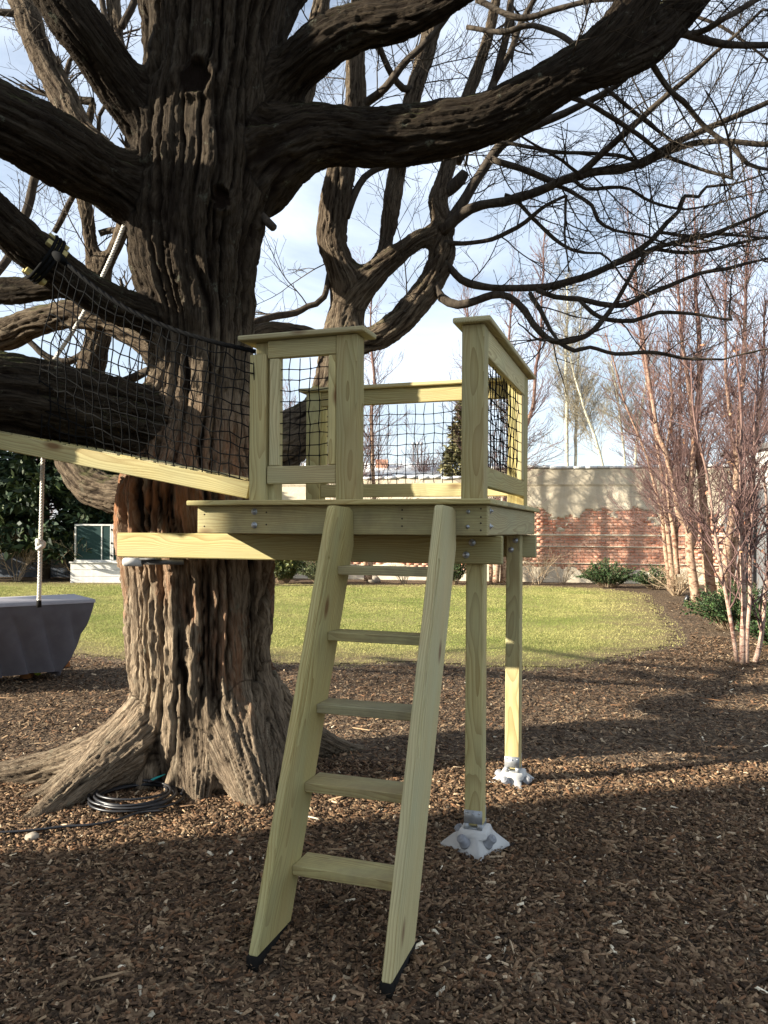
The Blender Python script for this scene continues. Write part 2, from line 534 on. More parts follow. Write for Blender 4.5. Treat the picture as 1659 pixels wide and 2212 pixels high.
def lawn_mat():
    m, nt, b = new_mat('winter lawn')
    tc = nd(nt, 'ShaderNodeTexCoord').outputs['Object']
    n = noise(nt, tc, 0.7, 5, 0.6)
    n2 = noise(nt, tc, 24, 6, 0.75)
    c = mix(nt, mrange(nt, n, 0.4, 0.62), (0.145, 0.172, 0.034), (0.265, 0.24, 0.085))
    c = mix(nt, mrange(nt, n2, 0.4, 0.7), c, (0.17, 0.145, 0.06))
    ed = nd(nt, 'ShaderNodeAttribute', attribute_name='edge').outputs['Fac']
    ed = math_(nt, 'ADD', ed, mrange(nt, noise(nt, tc, 2.5, 6, 0.7), 0.3, 0.7, -0.7, 0.7))
    c = mix(nt, mrange(nt, ed, 0.2, 1.5, 0.9, 0), c, (0.165, 0.12, 0.068))
    nt.links.new(c, b.inputs['Base Color'])
    b.inputs['Roughness'].default_value = 0.95
    b.inputs['Specular IOR Level'].default_value = 0.1
    bump(nt, b, n2, 0.7, 0.03)
    return m


M_LAWN = lawn_mat()

# ------------------------------------------------------------------ ground, mulch, lawn
def gz(x, y):
    x, y = np.atleast_1d(np.asarray(x, float)), np.atleast_1d(np.asarray(y, float))
    n = pnoise(np.stack([x * 0.8, y * 0.8, x * 0 + 3.3], -1)) * 0.05 + pnoise(np.stack([x * 2.9, y * 2.9, x * 0 + 7.3], -1)) * 0.018
    fade = np.clip((10.0 - np.hypot(x, y)) / 3.0, 0, 1)
    dip = -0.02 * np.exp(-((x - 0.4) ** 2 + (y - 3.6) ** 2) / 0.5) - 0.05 * np.exp(-((x - 0.07) ** 2 + (y - 2.5) ** 2) / 0.05) - 0.05 * np.exp(-((x + 0.41) ** 2 + (y - 2.68) ** 2) / 0.05)
    return n * fade + dip


gx = np.unique(np.concatenate([np.arange(-7, 7.01, 0.14), np.linspace(-30, -7, 12), np.linspace(7, 30, 12), [-300, -120, -60, 60, 120, 300]]))
gy = np.unique(np.concatenate([np.arange(0.5, 10.01, 0.14), np.linspace(-20, 0.5, 12), np.linspace(10, 40, 16), [-120, -60, 80, 160, 350]]))
GX, GY = np.meshgrid(gx, gy, indexing='ij')
GZ = gz(GX.ravel(), GY.ravel())
nx, ny = len(gx), len(gy)
ii, jj = np.meshgrid(np.arange(nx - 1), np.arange(ny - 1), indexing='ij')
q0 = (ii * ny + jj).ravel()
me = np_mesh('ground', np.stack([GX.ravel(), GY.ravel(), GZ], -1), np.stack([q0, q0 + ny, q0 + ny + 1, q0 + 1], -1), None, True)
tag(link('ground', me, M_MULCH), kind='structure')


def lawn_in(x, y):
    n = pnoise(np.stack([x * 0.9, y * 0.9, x * 0 + 1.7], -1)) * 0.9 + pnoise(np.stack([x * 4, y * 4, x * 0 + 9.1], -1)) * 0.35
    front = 8.85 + np.clip(-(x + 2.0) * 0.22, 0, 1.2) + 0.55 * n
    xr = np.interp(y, [9, 10.5, 12, 14, 17, 19.5, 21.2, 22.2], [2.4, 4.0, 4.65, 5.15, 5.95, 6.6, 6.0, 4.4]) + 0.12 * n
    back = 22.3 + 0.12 * n
    return np.minimum(np.minimum(y - front, xr - x), back - y)


lx, ly = np.arange(-18, 7.6, 0.14), np.arange(8.2, 23, 0.14)
LX, LY = np.meshgrid(lx, ly, indexing='ij')
EL = lawn_in(LX.ravel(), LY.ravel())
inside = EL > 0.12
nx, ny = len(lx), len(ly)
ii, jj = np.meshgrid(np.arange(nx - 1), np.arange(ny - 1), indexing='ij')
q0 = (ii * ny + jj).ravel()
keep = inside[q0] & inside[q0 + ny] & inside[q0 + ny + 1] & inside[q0 + 1]
LZ = gz(LX.ravel(), LY.ravel()) + 0.008
me = np_mesh('lawn', np.stack([LX.ravel(), LY.ravel(), LZ], -1), np.stack([q0, q0 + ny, q0 + ny + 1, q0 + 1], -1)[keep], None, True)
a_ = me.attributes.new('edge', 'FLOAT', 'POINT')
a_.data.foreach_set('value', EL.astype(np.float32))
tag(link('lawn', me, M_LAWN), kind='structure')

# grass blades, one triangle each
N = 300000
y = 8.4 + 14.2 * rng.random(N * 2) ** 1.5
x = rng.random(N * 2) * (y * 0.62 + 7.0) - y * 0.60
e = lawn_in(x, y)
patch = pnoise(np.stack([x * 0.55, y * 0.55, x * 0 + 5], -1))
ok = (e > 0.0) & (rng.random(len(x)) < np.clip(0.10 + e * 0.50, 0.0, 1) * np.clip(0.8 + patch * 1.2, .2, 1))
x, y, e, patch = x[ok][:N], y[ok][:N], e[ok][:N], patch[ok][:N]
n = len(x)
ang = rng.random(n) * 6.283
wd = (0.002 + 0.002 * rng.random(n)) * (y / 12)
h = 0.012 + 0.016 * rng.random(n)
lean = (rng.random((n, 2)) - 0.5) * 0.06
z = gz(x, y) + 0.004
V = np.empty((n, 3, 3))
V[:, 0] = np.stack([x - np.cos(ang) * wd, y - np.sin(ang) * wd, z], -1)
V[:, 1] = np.stack([x + np.cos(ang) * wd, y + np.sin(ang) * wd, z], -1)
V[:, 2] = np.stack([x + lean[:, 0], y + lean[:, 1], z + h], -1)
t = np.clip(0.56 + patch * 1.1 + (rng.random(n) - 0.5) * 0.9 + np.clip(0.62 - e * 0.28, 0, 0.55), 0, 1)[:, None]
c = np.array([0.15, 0.215, 0.034]) * (1 - t) + np.array([0.42, 0.38, 0.145]) * t
c *= (0.75 + 0.5 * rng.random((n, 1)))
me = np_mesh('grass', V.reshape(-1, 3), None, np.arange(n * 3).reshape(-1, 3), False, c)
tag(link('grass', me, M_GRASSB), 'short patchy green and straw coloured lawn grass', 'grass', kind='stuff')

# wood chips: small bent slabs near by, thin flakes farther off
CH = np.array([(0.17, 0.105, 0.062), (0.115, 0.068, 0.040), (0.070, 0.042, 0.026), (0.235, 0.155, 0.092), (0.15, 0.078, 0.042), (0.36, 0.26, 0.17), (0.62, 0.52, 0.39), (0.042, 0.027, 0.018)])
CP = np.array([0.22, 0.25, 0.21, 0.10, 0.11, 0.030, 0.004, 0.092])
CP = CP / CP.sum()


def chips(n, yr, pw, sz, flat, zlift, thin=1.0):
    y = yr[0] + (yr[1] - yr[0]) * rng.random(n * 2) ** pw
    x = (rng.random(n * 2) - 0.5) * 2 * (y * 0.56 + 0.35)
    ok = lawn_in(x, y) < -0.05
    ok &= ((x + 1.16) ** 2 + (y - 5.05) ** 2) > 0.2
    x, y = x[ok][:n], y[ok][:n]
    n = len(x)
    L = sz * (0.35 + 0.9 * rng.random(n) ** 1.7)
    Wd = L * (0.12 + 0.34 * rng.random(n) ** 1.3) * thin
    big = rng.random(n) < 0.02
    L[big] *= 1.8
    H = 0.003 + 0.006 * rng.random(n)
    yaw = rng.random(n) * 6.283
    pit = (rng.random(n) - 0.5) * (1.0 if thin == 1 else 0.25)
    rol = (rng.random(n) - 0.5) * 1.1
    z = gz(x, y) + zlift + rng.random(n) * 0.012
    cy, sy, cp, sp, cr, sr = np.cos(yaw), np.sin(yaw), np.cos(pit), np.sin(pit), np.cos(rol), np.sin(rol)
    ax = np.stack([cy * cp, sy * cp, sp], -1)
    ay = np.stack([-sy * cr, cy * cr, sr], -1)
    az = np.cross(ax, ay)
    if flat:
        tv = np.array([(-1, -.7, 0), (.8, -1, 0), (1, .6, 0), (-.8, 1, 0)], float)
        quads = np.array([[0, 1, 2, 3]])
    else:
        tv = np.array([(-1, -.8, -1), (.9, -1, -1), (1, .7, -1), (-.9, 1, -1), (-.95, -.6, 1), (.8, -.9, .6), (.95, .55, 1), (-.8, .85, .7)], float)
        quads = np.array([[4, 5, 6, 7], [0, 1, 5, 4], [1, 2, 6, 5], [2, 3, 7, 6], [3, 0, 4, 7]])
    k = len(tv)
    tvj = tv[None] * (1 + 0.35 * (rng.random((n, k, 3)) - 0.5))
    V = (np.stack([x, y, z], -1)[:, None] + ax[:, None] * (tvj[..., :1] * L[:, None, None] / 2) + ay[:, None] * (tvj[..., 1:2] * Wd[:, None, None] / 2) + az[:, None] * (tvj[..., 2:] * H[:, None, None] / 2))
    Q = (quads[None] + (np.arange(n) * k)[:, None, None]).reshape(-1, 4)
    c = 1.35 * np.array([0.85, 0.88, 0.86]) * CH[rng.choice(len(CH), n, p=CP)] * (0.50 + 1.0 * rng.random((n, 1)))
    c = np.repeat(c, len(quads), 0)
    return V.reshape(-1, 3), Q, c


A_ = chips(58000, (1.7, 5.2), 0.85, 0.047, False, 0.004)
B_ = chips(70000, (4.6, 11.5), 0.75, 0.045, True, 0.006)
C_ = chips(60000, (1.7, 4.9), 0.9, 0.017, True, 0.014)
D_ = chips(9000, (9.0, 17.0), 0.9, 0.07, True, 0.012)
S_ = chips(170, (1.8, 8.0), 0.9, 0.17, False, 0.018, 0.085)      # bits of stick
allv = [A_, B_, C_, D_, S_]
off, VV, QQ, CC = 0, [], [], []
for v_, q_, c_ in allv:
    VV.append(v_); QQ.append(q_ + off); CC.append(c_); off += len(v_)
me = np_mesh('wood_chips', np.concatenate(VV), np.concatenate(QQ), None, False, np.concatenate(CC))
tag(link('wood_chips', me, M_CHIP), 'loose brown wood chip mulch covering the ground around the tree and ladder', 'wood chips', kind='stuff')

# ------------------------------------------------------------------ the great maple
TR = []          # (name, [(point, radius)...])


def px(L, D=None):
    out = []
    for p in L:
        u, v, d, hw = p
        out.append((at(u, v, d), hw / F * d))
    return out


rows = [(1790, 225, 650), (1720, 255, 622), (1640, 272, 608), (1560, 282, 598), (1480, 287, 592), (1400, 290, 588), (1300, 287, 586), (1200, 282, 580),
        (1120, 268, 572), (1040, 268, 560), (950, 300, 548), (850, 322, 542), (760, 330, 543), (680, 326, 546), (600, 296, 553), (500, 282, 562), (400, 296, 575),
        (300, 302, 572), (200, 316, 586), (100, 318, 600), (0, 305, 620), (-120, 320, 585), (-260, 330, 560), (-420, 340, 530)]
TR.append(('trunk', px([((a + b) / 2, v, 5.05 - (1790 - v) * 0.00005, (b - a) / 2) for v, a, b in rows])))


def wp(L):
    return [(Vector(p[:3]), p[3]) for p in L]


roots = [
    [(-1.25, 4.95, .55, .26), (-1.5, 4.86, .30, .20), (-1.75, 4.82, .15, .15), (-2.1, 4.8, .045, .12), (-2.55, 4.76, -.02, .095), (-3.1, 4.72, -.08, .07)],
    [(-1.32, 4.88, .45, .22), (-1.56, 4.68, .20, .165), (-1.73, 4.46, .065, .115), (-1.83, 4.25, -.01, .08), (-1.93, 4.05, -.06, .05)],
    [(-1.5, 4.75, .20, .17), (-1.8, 4.6, .06, .11), (-2.0, 4.45, -.02, .07), (-2.15, 4.36, -.06, .05)],
    [(-1.15, 4.85, .5, .22), (-1.09, 4.66, .2, .14), (-1.06, 4.54, .02, .11), (-1.04, 4.44, -.08, .07)],
    [(-.98, 4.9, .55, .24), (-.84, 4.66, .25, .18), (-.75, 4.52, .07, .15), (-.68, 4.40, -.05, .10)],
    [(-.9, 5.0, .6, .22), (-.72, 4.88, .27, .16), (-.56, 4.74, .07, .12), (-.36, 4.52, -.04, .07), (-.28, 4.42, -.08, .05)],
    [(-.85, 5.15, .5, .2), (-.6, 5.3, .18, .14), (-.3, 5.45, .0, .09), (-.1, 5.6, -.07, .06)],
    [(-1.3, 5.2, .5, .24), (-1.6, 5.45, .15, .15), (-1.95, 5.7, -.03, .09)],
]
for r_ in roots:
    r_.insert(0, (-1.16 + (r_[0][0] + 1.16) * .35, 5.05 + (r_[0][1] - 5.05) * .35, r_[0][2] + .45, .16))
    TR.append(('trunk', wp(r_)))
limbs = {
    'L1': [(450, 1000, 5.1, 85), (400, 968, 5.02, 105), (325, 928, 4.90, 90), (200, 880, 4.55, 86), (60, 862, 4.30, 84), (-150, 835, 4.05, 80), (-450, 780, 3.9, 66), (-800, 640, 3.8, 50)],
    'L2': [(450, 770, 5.08, 50), (400, 728, 5.0, 62), (335, 690, 4.86, 46), (225, 640, 4.55, 45), (120, 580, 4.40, 47), (30, 512, 4.25, 47), (-60, 430, 4.1, 46), (-250, 250, 3.9, 40), (-450, 0, 3.8, 34)],
    'L2B': [(160, 615, 4.5, 28), (60, 624, 4.6, 29), (-60, 620, 4.7, 28), (-300, 590, 4.9, 22)],
    'L2C': [(390, 770, 5.2, 40), (300, 722, 5.35, 34), (230, 688, 5.4, 31), (150, 682, 5.45, 30), (70, 700, 5.5, 30), (-30, 726, 5.55, 31), (-250, 740, 5.6, 29), (-600, 650, 5.7, 26), (-1100, 500, 5.9, 18)],
    'L3': [(450, 520, 5.08, 80), (400, 475, 5.03, 100), (325, 428, 4.92, 84), (220, 372, 4.68, 76), (110, 308, 4.4, 76), (0, 258, 4.25, 79), (-150, 190, 4.1, 74), (-400, 60, 3.9, 60), (-650, -150, 3.9, 44)],
    'L4': [(430, 450, 5.08, 60), (395, 365, 5.03, 78), (335, 278, 4.93, 62), (270, 190, 4.76, 56), (200, 92, 4.55, 53), (130, 0, 4.45, 54), (20, -160, 4.3, 46), (-100, -350, 4.2, 38)],
    'L5': [(430, 440, 5.08, 70), (500, 378, 5.06, 104), (560, 342, 5.04, 92), (620, 314, 5.02, 74), (700, 290, 5.0, 63), (829, 281, 4.97, 60), (950, 268, 4.93, 57), (1070, 240, 4.88, 53), (1180, 190, 4.82, 53), (1270, 128, 4.78, 52), (1335, 55, 4.74, 50), (1390, -45, 4.7, 47), (1460, -200, 4.6, 40), (1540, -400, 4.5, 30)],
    'L5B': [(1215, 170, 4.80, 48), (1320, 135, 4.84, 50), (1405, 88, 4.88, 46), (1480, 15, 4.92, 42), (1570, -95, 4.95, 36), (1690, -260, 5.0, 28)],
    'L6': [(455, 340, 5.08, 60), (520, 265, 5.04, 86), (600, 182, 4.97, 62), (680, 106, 4.82, 50), (760, 64, 4.75, 45), (850, 38, 4.65, 42), (960, -5, 4.55, 36), (1060, -70, 4.45, 30), (1200, -220, 4.3, 22)],
    'L7': [(460, 960, 5.1, 95), (560, 985, 5.35, 66), (640, 950, 5.65, 56), (700, 880, 5.85, 48), (736, 770, 6.0, 44), (748, 680, 6.05, 42), (745, 622, 6.05, 46), (726, 562, 6.05, 33), (716, 515, 6.05, 32), (730, 450, 6.05, 30), (745, 380, 6.05, 30), (757, 300, 6.05, 27), (768, 200, 6.05, 22), (772, 100, 6.05, 20), (778, -60, 6.05, 18), (790, -250, 6, 14)],
    'L7B': [(750, 640, 6.05, 40), (800, 588, 6.05, 32), (850, 556, 6.05, 28), (885, 532, 6.07, 24), (925, 512, 6.12, 22), (952, 500, 6.15, 18)],
    'L7C': [(812, 580, 6.1, 24), (838, 530, 6.15, 20), (848, 440, 6.2, 20), (862, 345, 6.25, 19), (895, 215, 6.3, 19), (925, 110, 6.35, 19), (955, 0, 6.45, 16), (1000, -150, 6.5, 12)],
    'L8': [(470, 770, 5.2, 40), (560, 710, 5.45, 17), (640, 716, 5.65, 18), (720, 738, 5.85, 22), (790, 737, 5.95, 29), (850, 700, 6.05, 31), (895, 640, 6.1, 31), (937, 570, 6.15, 29), (958, 510, 6.15, 28), (948, 450, 6.2, 24), (960, 390, 6.25, 20), (975, 335, 6.3, 17), (1000, 240, 6.35, 14), (1030, 150, 6.4, 13), (1060, 50, 6.45, 12), (1085, -60, 6.5, 10)],
    'TLA': [(360, 1075, 5.2, 60), (270, 1066, 5.45, 44), (200, 1046, 5.6, 42), (158, 1000, 5.75, 40), (162, 930, 5.9, 36), (190, 850, 6.0, 32), (203, 770, 6.05, 28), (207, 690, 6.1, 26), (210, 610, 6.1, 28), (198, 530, 6.1, 20), (184, 450, 6.1, 17), (172, 380, 6.1, 15), (182, 300, 6.1, 12), (200, 220, 6.1, 9)],
    'TLA2': [(210, 640, 6.1, 22), (237, 572, 6.1, 18), (262, 500, 6.05, 17), (288, 425, 6.0, 14)],
    'TL1': [(410, 480, 5.2, 40), (300, 400, 5.45, 34), (220, 330, 5.6, 30), (165, 262, 5.7, 29), (130, 205, 5.75, 28), (95, 122, 5.8, 27), (62, 48, 5.85, 26), (30, -30, 5.9, 25), (-30, -180, 6, 20)],
    'TL2': [(390, 300, 5.2, 30), (312, 240, 5.5, 20), (285, 178, 5.6, 17), (270, 140, 5.7, 16), (254, 85, 5.8, 15), (248, 20, 5.85, 15), (240, -80, 5.9, 12), (235, -200, 5.9, 9)],
    'L12': [(520, 430, 5.2, 40), (580, 332, 5.55, 28), (615, 272, 5.7, 26), (645, 225, 5.75, 24), (668, 150, 5.8, 22), (685, 80, 5.85, 22), (700, 0, 5.9, 20), (715, -150, 5.95, 16)],
    'L13': [(560, 200, 5.0, 60), (600, 60, 5.1, 45), (640, -60, 5.2, 38), (690, -250, 5.3, 26)],
}
for k, L in limbs.items():
    TR.append((k, px(L)))


def resample(pts, step):
    """Catmull-Rom through the given points, about 'step' apart"""
    P = np.array([[*p, r] for p, r in pts])
    P = np.vstack([2 * P[0] - P[1], P, 2 * P[-1] - P[-2]])
    out = []
    for i in range(1, len(P) - 2):
        a, b, c, d = P[i - 1:i + 3]
        n = max(2, int(np.linalg.norm(c[:3] - b[:3]) / step))
        for t in np.arange(n) / n:
            out.append(0.5 * ((2 * b) + (-a + c) * t + (2 * a - 5 * b + 4 * c - d) * t ** 2 + (-a + 3 * b - 3 * c + d) * t ** 3))
    out.append(P[-2])
    return np.array(out)


mb = MB()
paths = []
for k, (nm, pts) in enumerate(TR):
    R = resample(pts, 0.05 if nm != 'trunk' else 0.06)
    P, r = R[:, :3].copy(), R[:, 3].copy()
    if nm != 'trunk':        # crooked limbs with swellings
        s_ = np.concatenate([[0], np.cumsum(np.linalg.norm(np.diff(P, axis=0), axis=1))])
        r *= 1 + 0.22 * pnoise(np.stack([s_ * 2.2, s_ * 0 + k * 3.1, s_ * 0], -1)) + 0.10 * pnoise(np.stack([s_ * 6, s_ * 0 + k * 5.1, s_ * 0], -1))
        wob = np.stack([pnoise(np.stack([s_ * 1.7, s_ * 0 + k, s_ * 0 + a], -1)) for a in (2.5, 7.5, 11.5)], -1)
        P += wob * np.minimum(r[:, None], 0.12) * 0.75
    paths.append((nm, P, r))
    mb.tube(P, r, 20 if r.max() > 0.2 else 12)
base = mb.mesh('maple_body')
tmp = bpy.data.objects.new('maple_body', base)
COL.objects.link(tmp)
md = tmp.modifiers.new('r', 'REMESH')
md.mode = 'VOXEL'
md.voxel_size = 0.0118
md.adaptivity = 0
dg = bpy.context.evaluated_depsgraph_get()
ev = tmp.evaluated_get(dg)
me = bpy.data.meshes.new_from_object(ev)
bpy.data.objects.remove(tmp)
nv = len(me.vertices)
V = np.empty(nv * 3, np.float32)
me.vertices.foreach_get('co', V)
V = V.reshape(-1, 3).astype(np.float64)
nl = len(me.loops)
FV = np.empty(nl, np.int32)
me.loops.foreach_get('vertex_index', FV)
FV = FV.reshape(-1, 4)
bpy.data.meshes.remove(me)
E_ = np.concatenate([FV[:, [0, 1]], FV[:, [1, 2]], FV[:, [2, 3]], FV[:, [3, 0]]])
deg = np.bincount(E_.ravel(), minlength=nv).astype(float)


def nbr_mean(X):
    o = np.zeros_like(X)
    for a, b in ((0, 1), (1, 0)):
        for c in range(X.shape[1]):
            o[:, c] += np.bincount(E_[:, a], weights=X[E_[:, b], c], minlength=nv)
    return o / deg[:, None]


for _ in range(10):
    V = V * 0.4 + 0.6 * nbr_mean(V)


def normals(V):
    n = np.cross(V[FV[:, 2]] - V[FV[:, 0]], V[FV[:, 3]] - V[FV[:, 1]])
    o = np.zeros_like(V)
    for k in range(4):
        for c in range(3):
            o[:, c] += np.bincount(FV[:, k], weights=n[:, c], minlength=nv)
    return o / (np.linalg.norm(o, axis=1, keepdims=True) + 1e-12)


Nn = normals(V)
# nearest limb: signed distance to each path, and local (around, along) bark coordinates
best = np.full((nv, 2), 1e9)
bid = np.zeros((nv, 2), np.int64)
coords = np.zeros((nv, 2, 3))
rads = np.zeros((nv, 2))
for k, (nm, P, r) in enumerate(paths):
    lo, hi = P.min(0) - r.max() - 0.35, P.max(0) + r.max() + 0.35
    cand = np.where(((V > lo) & (V < hi)).all(1))[0]
    if not len(cand):
        continue
    T = np.gradient(P, axis=0)
    T /= np.linalg.norm(T, axis=1, keepdims=True)
    s_ = np.concatenate([[0], np.cumsum(np.linalg.norm(np.diff(P, axis=0), axis=1))])
    A = np.zeros_like(T)
    a0 = np.cross(T[0], [0.31, 0.2, 0.93] if abs(T[0][2]) < 0.8 else [1, 0.1, 0])
    for i in range(len(T)):                       # carried along without twist
        a0 = a0 - T[i] * (a0 @ T[i])
        a0 /= np.linalg.norm(a0)
        A[i] = a0
    B = np.cross(T, A)
    rm = np.median(r)
    for ch in np.array_split(cand, max(1, len(cand) // 20000)):
        Vc = V[ch]
        d2 = (Vc ** 2).sum(1)[:, None] + (P ** 2).sum(1)[None] - 2 * Vc @ P.T
        j = (np.sqrt(np.maximum(d2, 0)) - r[None]).argmin(1)
        dv = Vc - P[j]
        sd = np.linalg.norm(dv, axis=1) - r[j]
        al = s_[j] + (dv * T[j]).sum(1)
        ca, sa = (dv * A[j]).sum(1), (dv * B[j]).sum(1)
        ln = np.hypot(ca, sa) + 1e-9
        C3 = np.stack([ca / ln * rm, sa / ln * rm, al + k * 7.3], -1)
        for slot in (0, 1):
            if slot == 0:
                m = sd < best[ch, 0]
                mm = ch[m]
                best[mm, 1], bid[mm, 1], coords[mm, 1], rads[mm, 1] = best[mm, 0], bid[mm, 0], coords[mm, 0], rads[mm, 0]
                best[mm, 0], bid[mm, 0], coords[mm, 0], rads[mm, 0] = sd[m], k, C3[m], r[j][m]
            else:
                m2 = (~m) & (sd < best[ch, 1])
                mm = ch[m2]
                best[mm, 1], bid[mm, 1], coords[mm, 1], rads[mm, 1] = sd[m2], k, C3[m2], r[j][m2]


def bark_height(C, rad):
    big = np.clip((rad - 0.15) / 0.15, 0, 1)
    wv = np.stack([pnoise(C * [2.5, 2.5, 1.1] + 11), pnoise(C * [2.5, 2.5, 1.1] + 23), pnoise(C * [3, 3, 1.2] + 31) * 3.0], -1) * 0.045
    jag = np.stack([pnoise(C * [22, 22, 10] + 51), pnoise(C * [22, 22, 10] + 63), 0 * C[:, 0]], -1) * 0.016
    Cw = C + wv + jag
    n1 = pnoise(Cw * [11, 11, 0.75])                  # long deep fissures between the plates
    n2 = pnoise(Cw * [25, 25, 1.7] + 40)
    n3 = pnoise(Cw * [42, 42, 15] + 60)
    n5 = pnoise(Cw * [38, 38, 2.6] + 15)
    n4 = pnoise(Cw * [13, 13, 7] + 75)                # short cross breaks
    f1 = np.clip(np.abs(n1) * 9.0 - 0.2, 0, 1)
    f2 = np.clip(np.abs(n2) * 6.5 - 0.1, 0, 1)
    f5 = np.clip(np.abs(n5) * 6.0, 0, 1)
    f4 = np.clip(np.abs(n4) * 12.0, 0, 1)
    pl = np.clip(pnoise(Cw * [9, 9, 0.9] + 90) * 2.4, -1, 1)
    pl = np.round(pl * 2) / 2 * 0.75 + pl * 0.25      # plates lie at different heights, their edges lifted
    hbig = 0.050 * f1 + 0.015 * f2 + 0.024 * pl + 0.011 * f4 + 0.010 * n3
    hsm = 0.012 * f2 + 0.009 * f5 + 0.007 * f4 + 0.009 * n3 + 0.005 * pl
    rid = big * (0.55 * f1 + 0.30 * f2 + 0.15 * f5) + (1 - big) * (0.10 + 0.45 * f2 + 0.35 * f5 + 0.10 * f4)
    return big * hbig + (1 - big) * hsm, rid


h0, g0 = bark_height(coords[:, 0], rads[:, 0])
h1, g1 = bark_height(coords[:, 1], rads[:, 1])
wb = np.clip(0.5 + (best[:, 1] - best[:, 0]) / 0.16, 0, 1)
wj = np.exp(-np.clip(best[:, 1] - best[:, 0], 0, 1) ** 2 / 0.022) * 0.95     # fillet the crotches and root collars
wj[(bid[:, 1] == bid[:, 0]) | (V[:, 2] < -0.02)] = 0
sub = np.where(wj > 0.03)[0]
src = np.concatenate([E_[:, 0], E_[:, 1]])
dst = np.concatenate([E_[:, 1], E_[:, 0]])
o_ = np.argsort(src, kind='stable')
src, dst = src[o_], dst[o_]
st_ = np.searchsorted(src, np.arange(nv))
cnt = np.bincount(src, minlength=nv)
K_ = 12
NB = np.empty((len(sub), K_), np.int64)
for q_ in range(K_):
    NB[:, q_] = np.where(q_ < cnt[sub], dst[np.minimum(st_[sub] + q_, len(dst) - 1)], -1)
ok_ = (NB >= 0)[..., None]
den = ok_.sum(1)
wsub = wj[sub][:, None]
for _ in range(120):
    V[sub] = V[sub] * (1 - wsub) + wsub * ((V[NB] * ok_).sum(1) / den)
Nn = normals(V)
wb[bid[:, 1] == bid[:, 0]] = 1
H_ = h0 * wb + h1 * (1 - wb)
G_ = g0 * wb + g1 * (1 - wb)
# broad flutes and burls on the trunk
lump = pnoise(V * [2.6, 2.6, 1.0]) * 0.06 + pnoise(V * [6, 6, 3.5] + 5) * 0.022
rb_ = rads[:, 0] * wb + np.where(rads[:, 1] > 0, rads[:, 1], rads[:, 0]) * (1 - wb)
amp = np.clip((rb_ - 0.10) / 0.25, 0, 1)
thin = np.clip(rb_ / 0.10, 0.15, 1)
bigw = np.clip((rb_ - 0.15) / 0.15, 0, 1)
V = V + Nn * ((H_ - 0.056 * bigw - 0.020 * (1 - bigw)) * thin + lump * amp)[:, None]
V = V * 0.92 + 0.08 * nbr_mean(V)
Nn = normals(V)
def surface_at(u, v, nm='trunk'):
    """front-most bark point seen near (u, v)"""
    a = (cR * (u - 829.5) + sR * (v - HZ)) / F
    b = (-sR * (u - 829.5) + cR * (v - HZ)) / F
    qx, qz = V[:, 0] / V[:, 1], (CZ - V[:, 2]) / V[:, 1]
    c = np.where((np.hypot(qx - a, qz - b) < 12 / F) & (V[:, 1] > 3))[0]
    i = c[V[c, 1].argmin()]
    return V[i], Nn[i]

KN = []
for u, v, ra, rb in ((416, 163, 0.100, 0.092), (481, 440, 0.050, 0.060)):     # pruning scars: a swollen collar round a sunken cut
    p, n_ = surface_at(u, v)
    n_ = np.array([0.02, -1.0, -0.05]) * 0.8 + n_ * 0.2
    n_ /= np.linalg.norm(n_)
    xa = np.cross([0, 0, 1.0], n_)
    xa /= np.linalg.norm(xa)
    ya = np.cross(n_, xa)
    dv = V - p
    a_, b_, h_ = dv @ xa, dv @ ya, dv @ n_
    th_ = np.arctan2(b_, a_)
    wr = 1 + 0.16 * pnoise(np.stack([np.cos(th_) * 1.6, np.sin(th_) * 1.6, a_ * 0 + u], -1)) * 2 + 0.05 * pnoise(np.stack([a_ * 40, b_ * 40, a_ * 0], -1)) * 2
    f_ = np.hypot(a_ / ra, b_ / rb) / wr
    near = (f_ < 2.2) & (np.abs(h_) < 0.22)
    lip = 0.035 * (ra / .1) ** .5 * np.exp(-((f_ - 1.18) / 0.26) ** 2)
    target = -0.012 + 0.008 * pnoise(V * 30)
    flat = np.clip((1.05 - f_) / 0.15, 0, 1)
    hn = h_ * (1 - flat) + (target - 0.022) * flat + lip
    V[near] += (n_[None] * (hn - h_)[:, None])[near]
    G_[near] *= (1 - 0.75 * np.clip((1.0 - f_) / 0.1, 0, 1))[near]
    KN.append((p, n_, xa, ya, ra, rb, u, v))
Nn = normals(V)
red = np.exp(-((V[:, 2] - 1.75) / 0.35) ** 2) * (bid[:, 0] == 0) * 0.9 + 0.55 * (pnoise(V * [5, 5, 1.2] + 9) > 0.12) * np.clip((1.6 - V[:, 2]) / 0.8, 0, 1) * np.clip((V[:, 2] - 0.35) / 0.3, 0, 1)

lit_tone = np.clip((3.1 - V[:, 2]) / 1.2, 0, 1) * np.clip(1.6 - np.abs(V[:, 0] + 1.16), 0, 1)  # painted light: full tone low on the trunk, shade tone above
lit_tone = np.where(bid[:, 0] == 0, np.maximum(lit_tone, 0.12), np.clip(lit_tone * (V[:, 2] < 1.0) + 0.05 * (V[:, 2] >= 1.0), 0, 1))
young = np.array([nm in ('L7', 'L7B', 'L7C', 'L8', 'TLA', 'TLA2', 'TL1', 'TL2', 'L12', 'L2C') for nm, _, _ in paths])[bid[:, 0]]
lit_tone = np.where(young, np.maximum(lit_tone, 0.50), lit_tone)  # younger bark, its colour also lifted for the sun on it
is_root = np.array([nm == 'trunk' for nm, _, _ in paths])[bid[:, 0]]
lit_tone = np.where(is_root & (V[:, 2] < 2.4), np.clip(lit_tone, 0.8, 1), lit_tone)
maple = tag(empty('maple_tree', (-1.16, 5.05, 0)), 'huge old bare maple with furrowed trunk and spreading limbs that holds the platform', 'tree')
shift = np.array([-1.16, 5.05, 0.0])
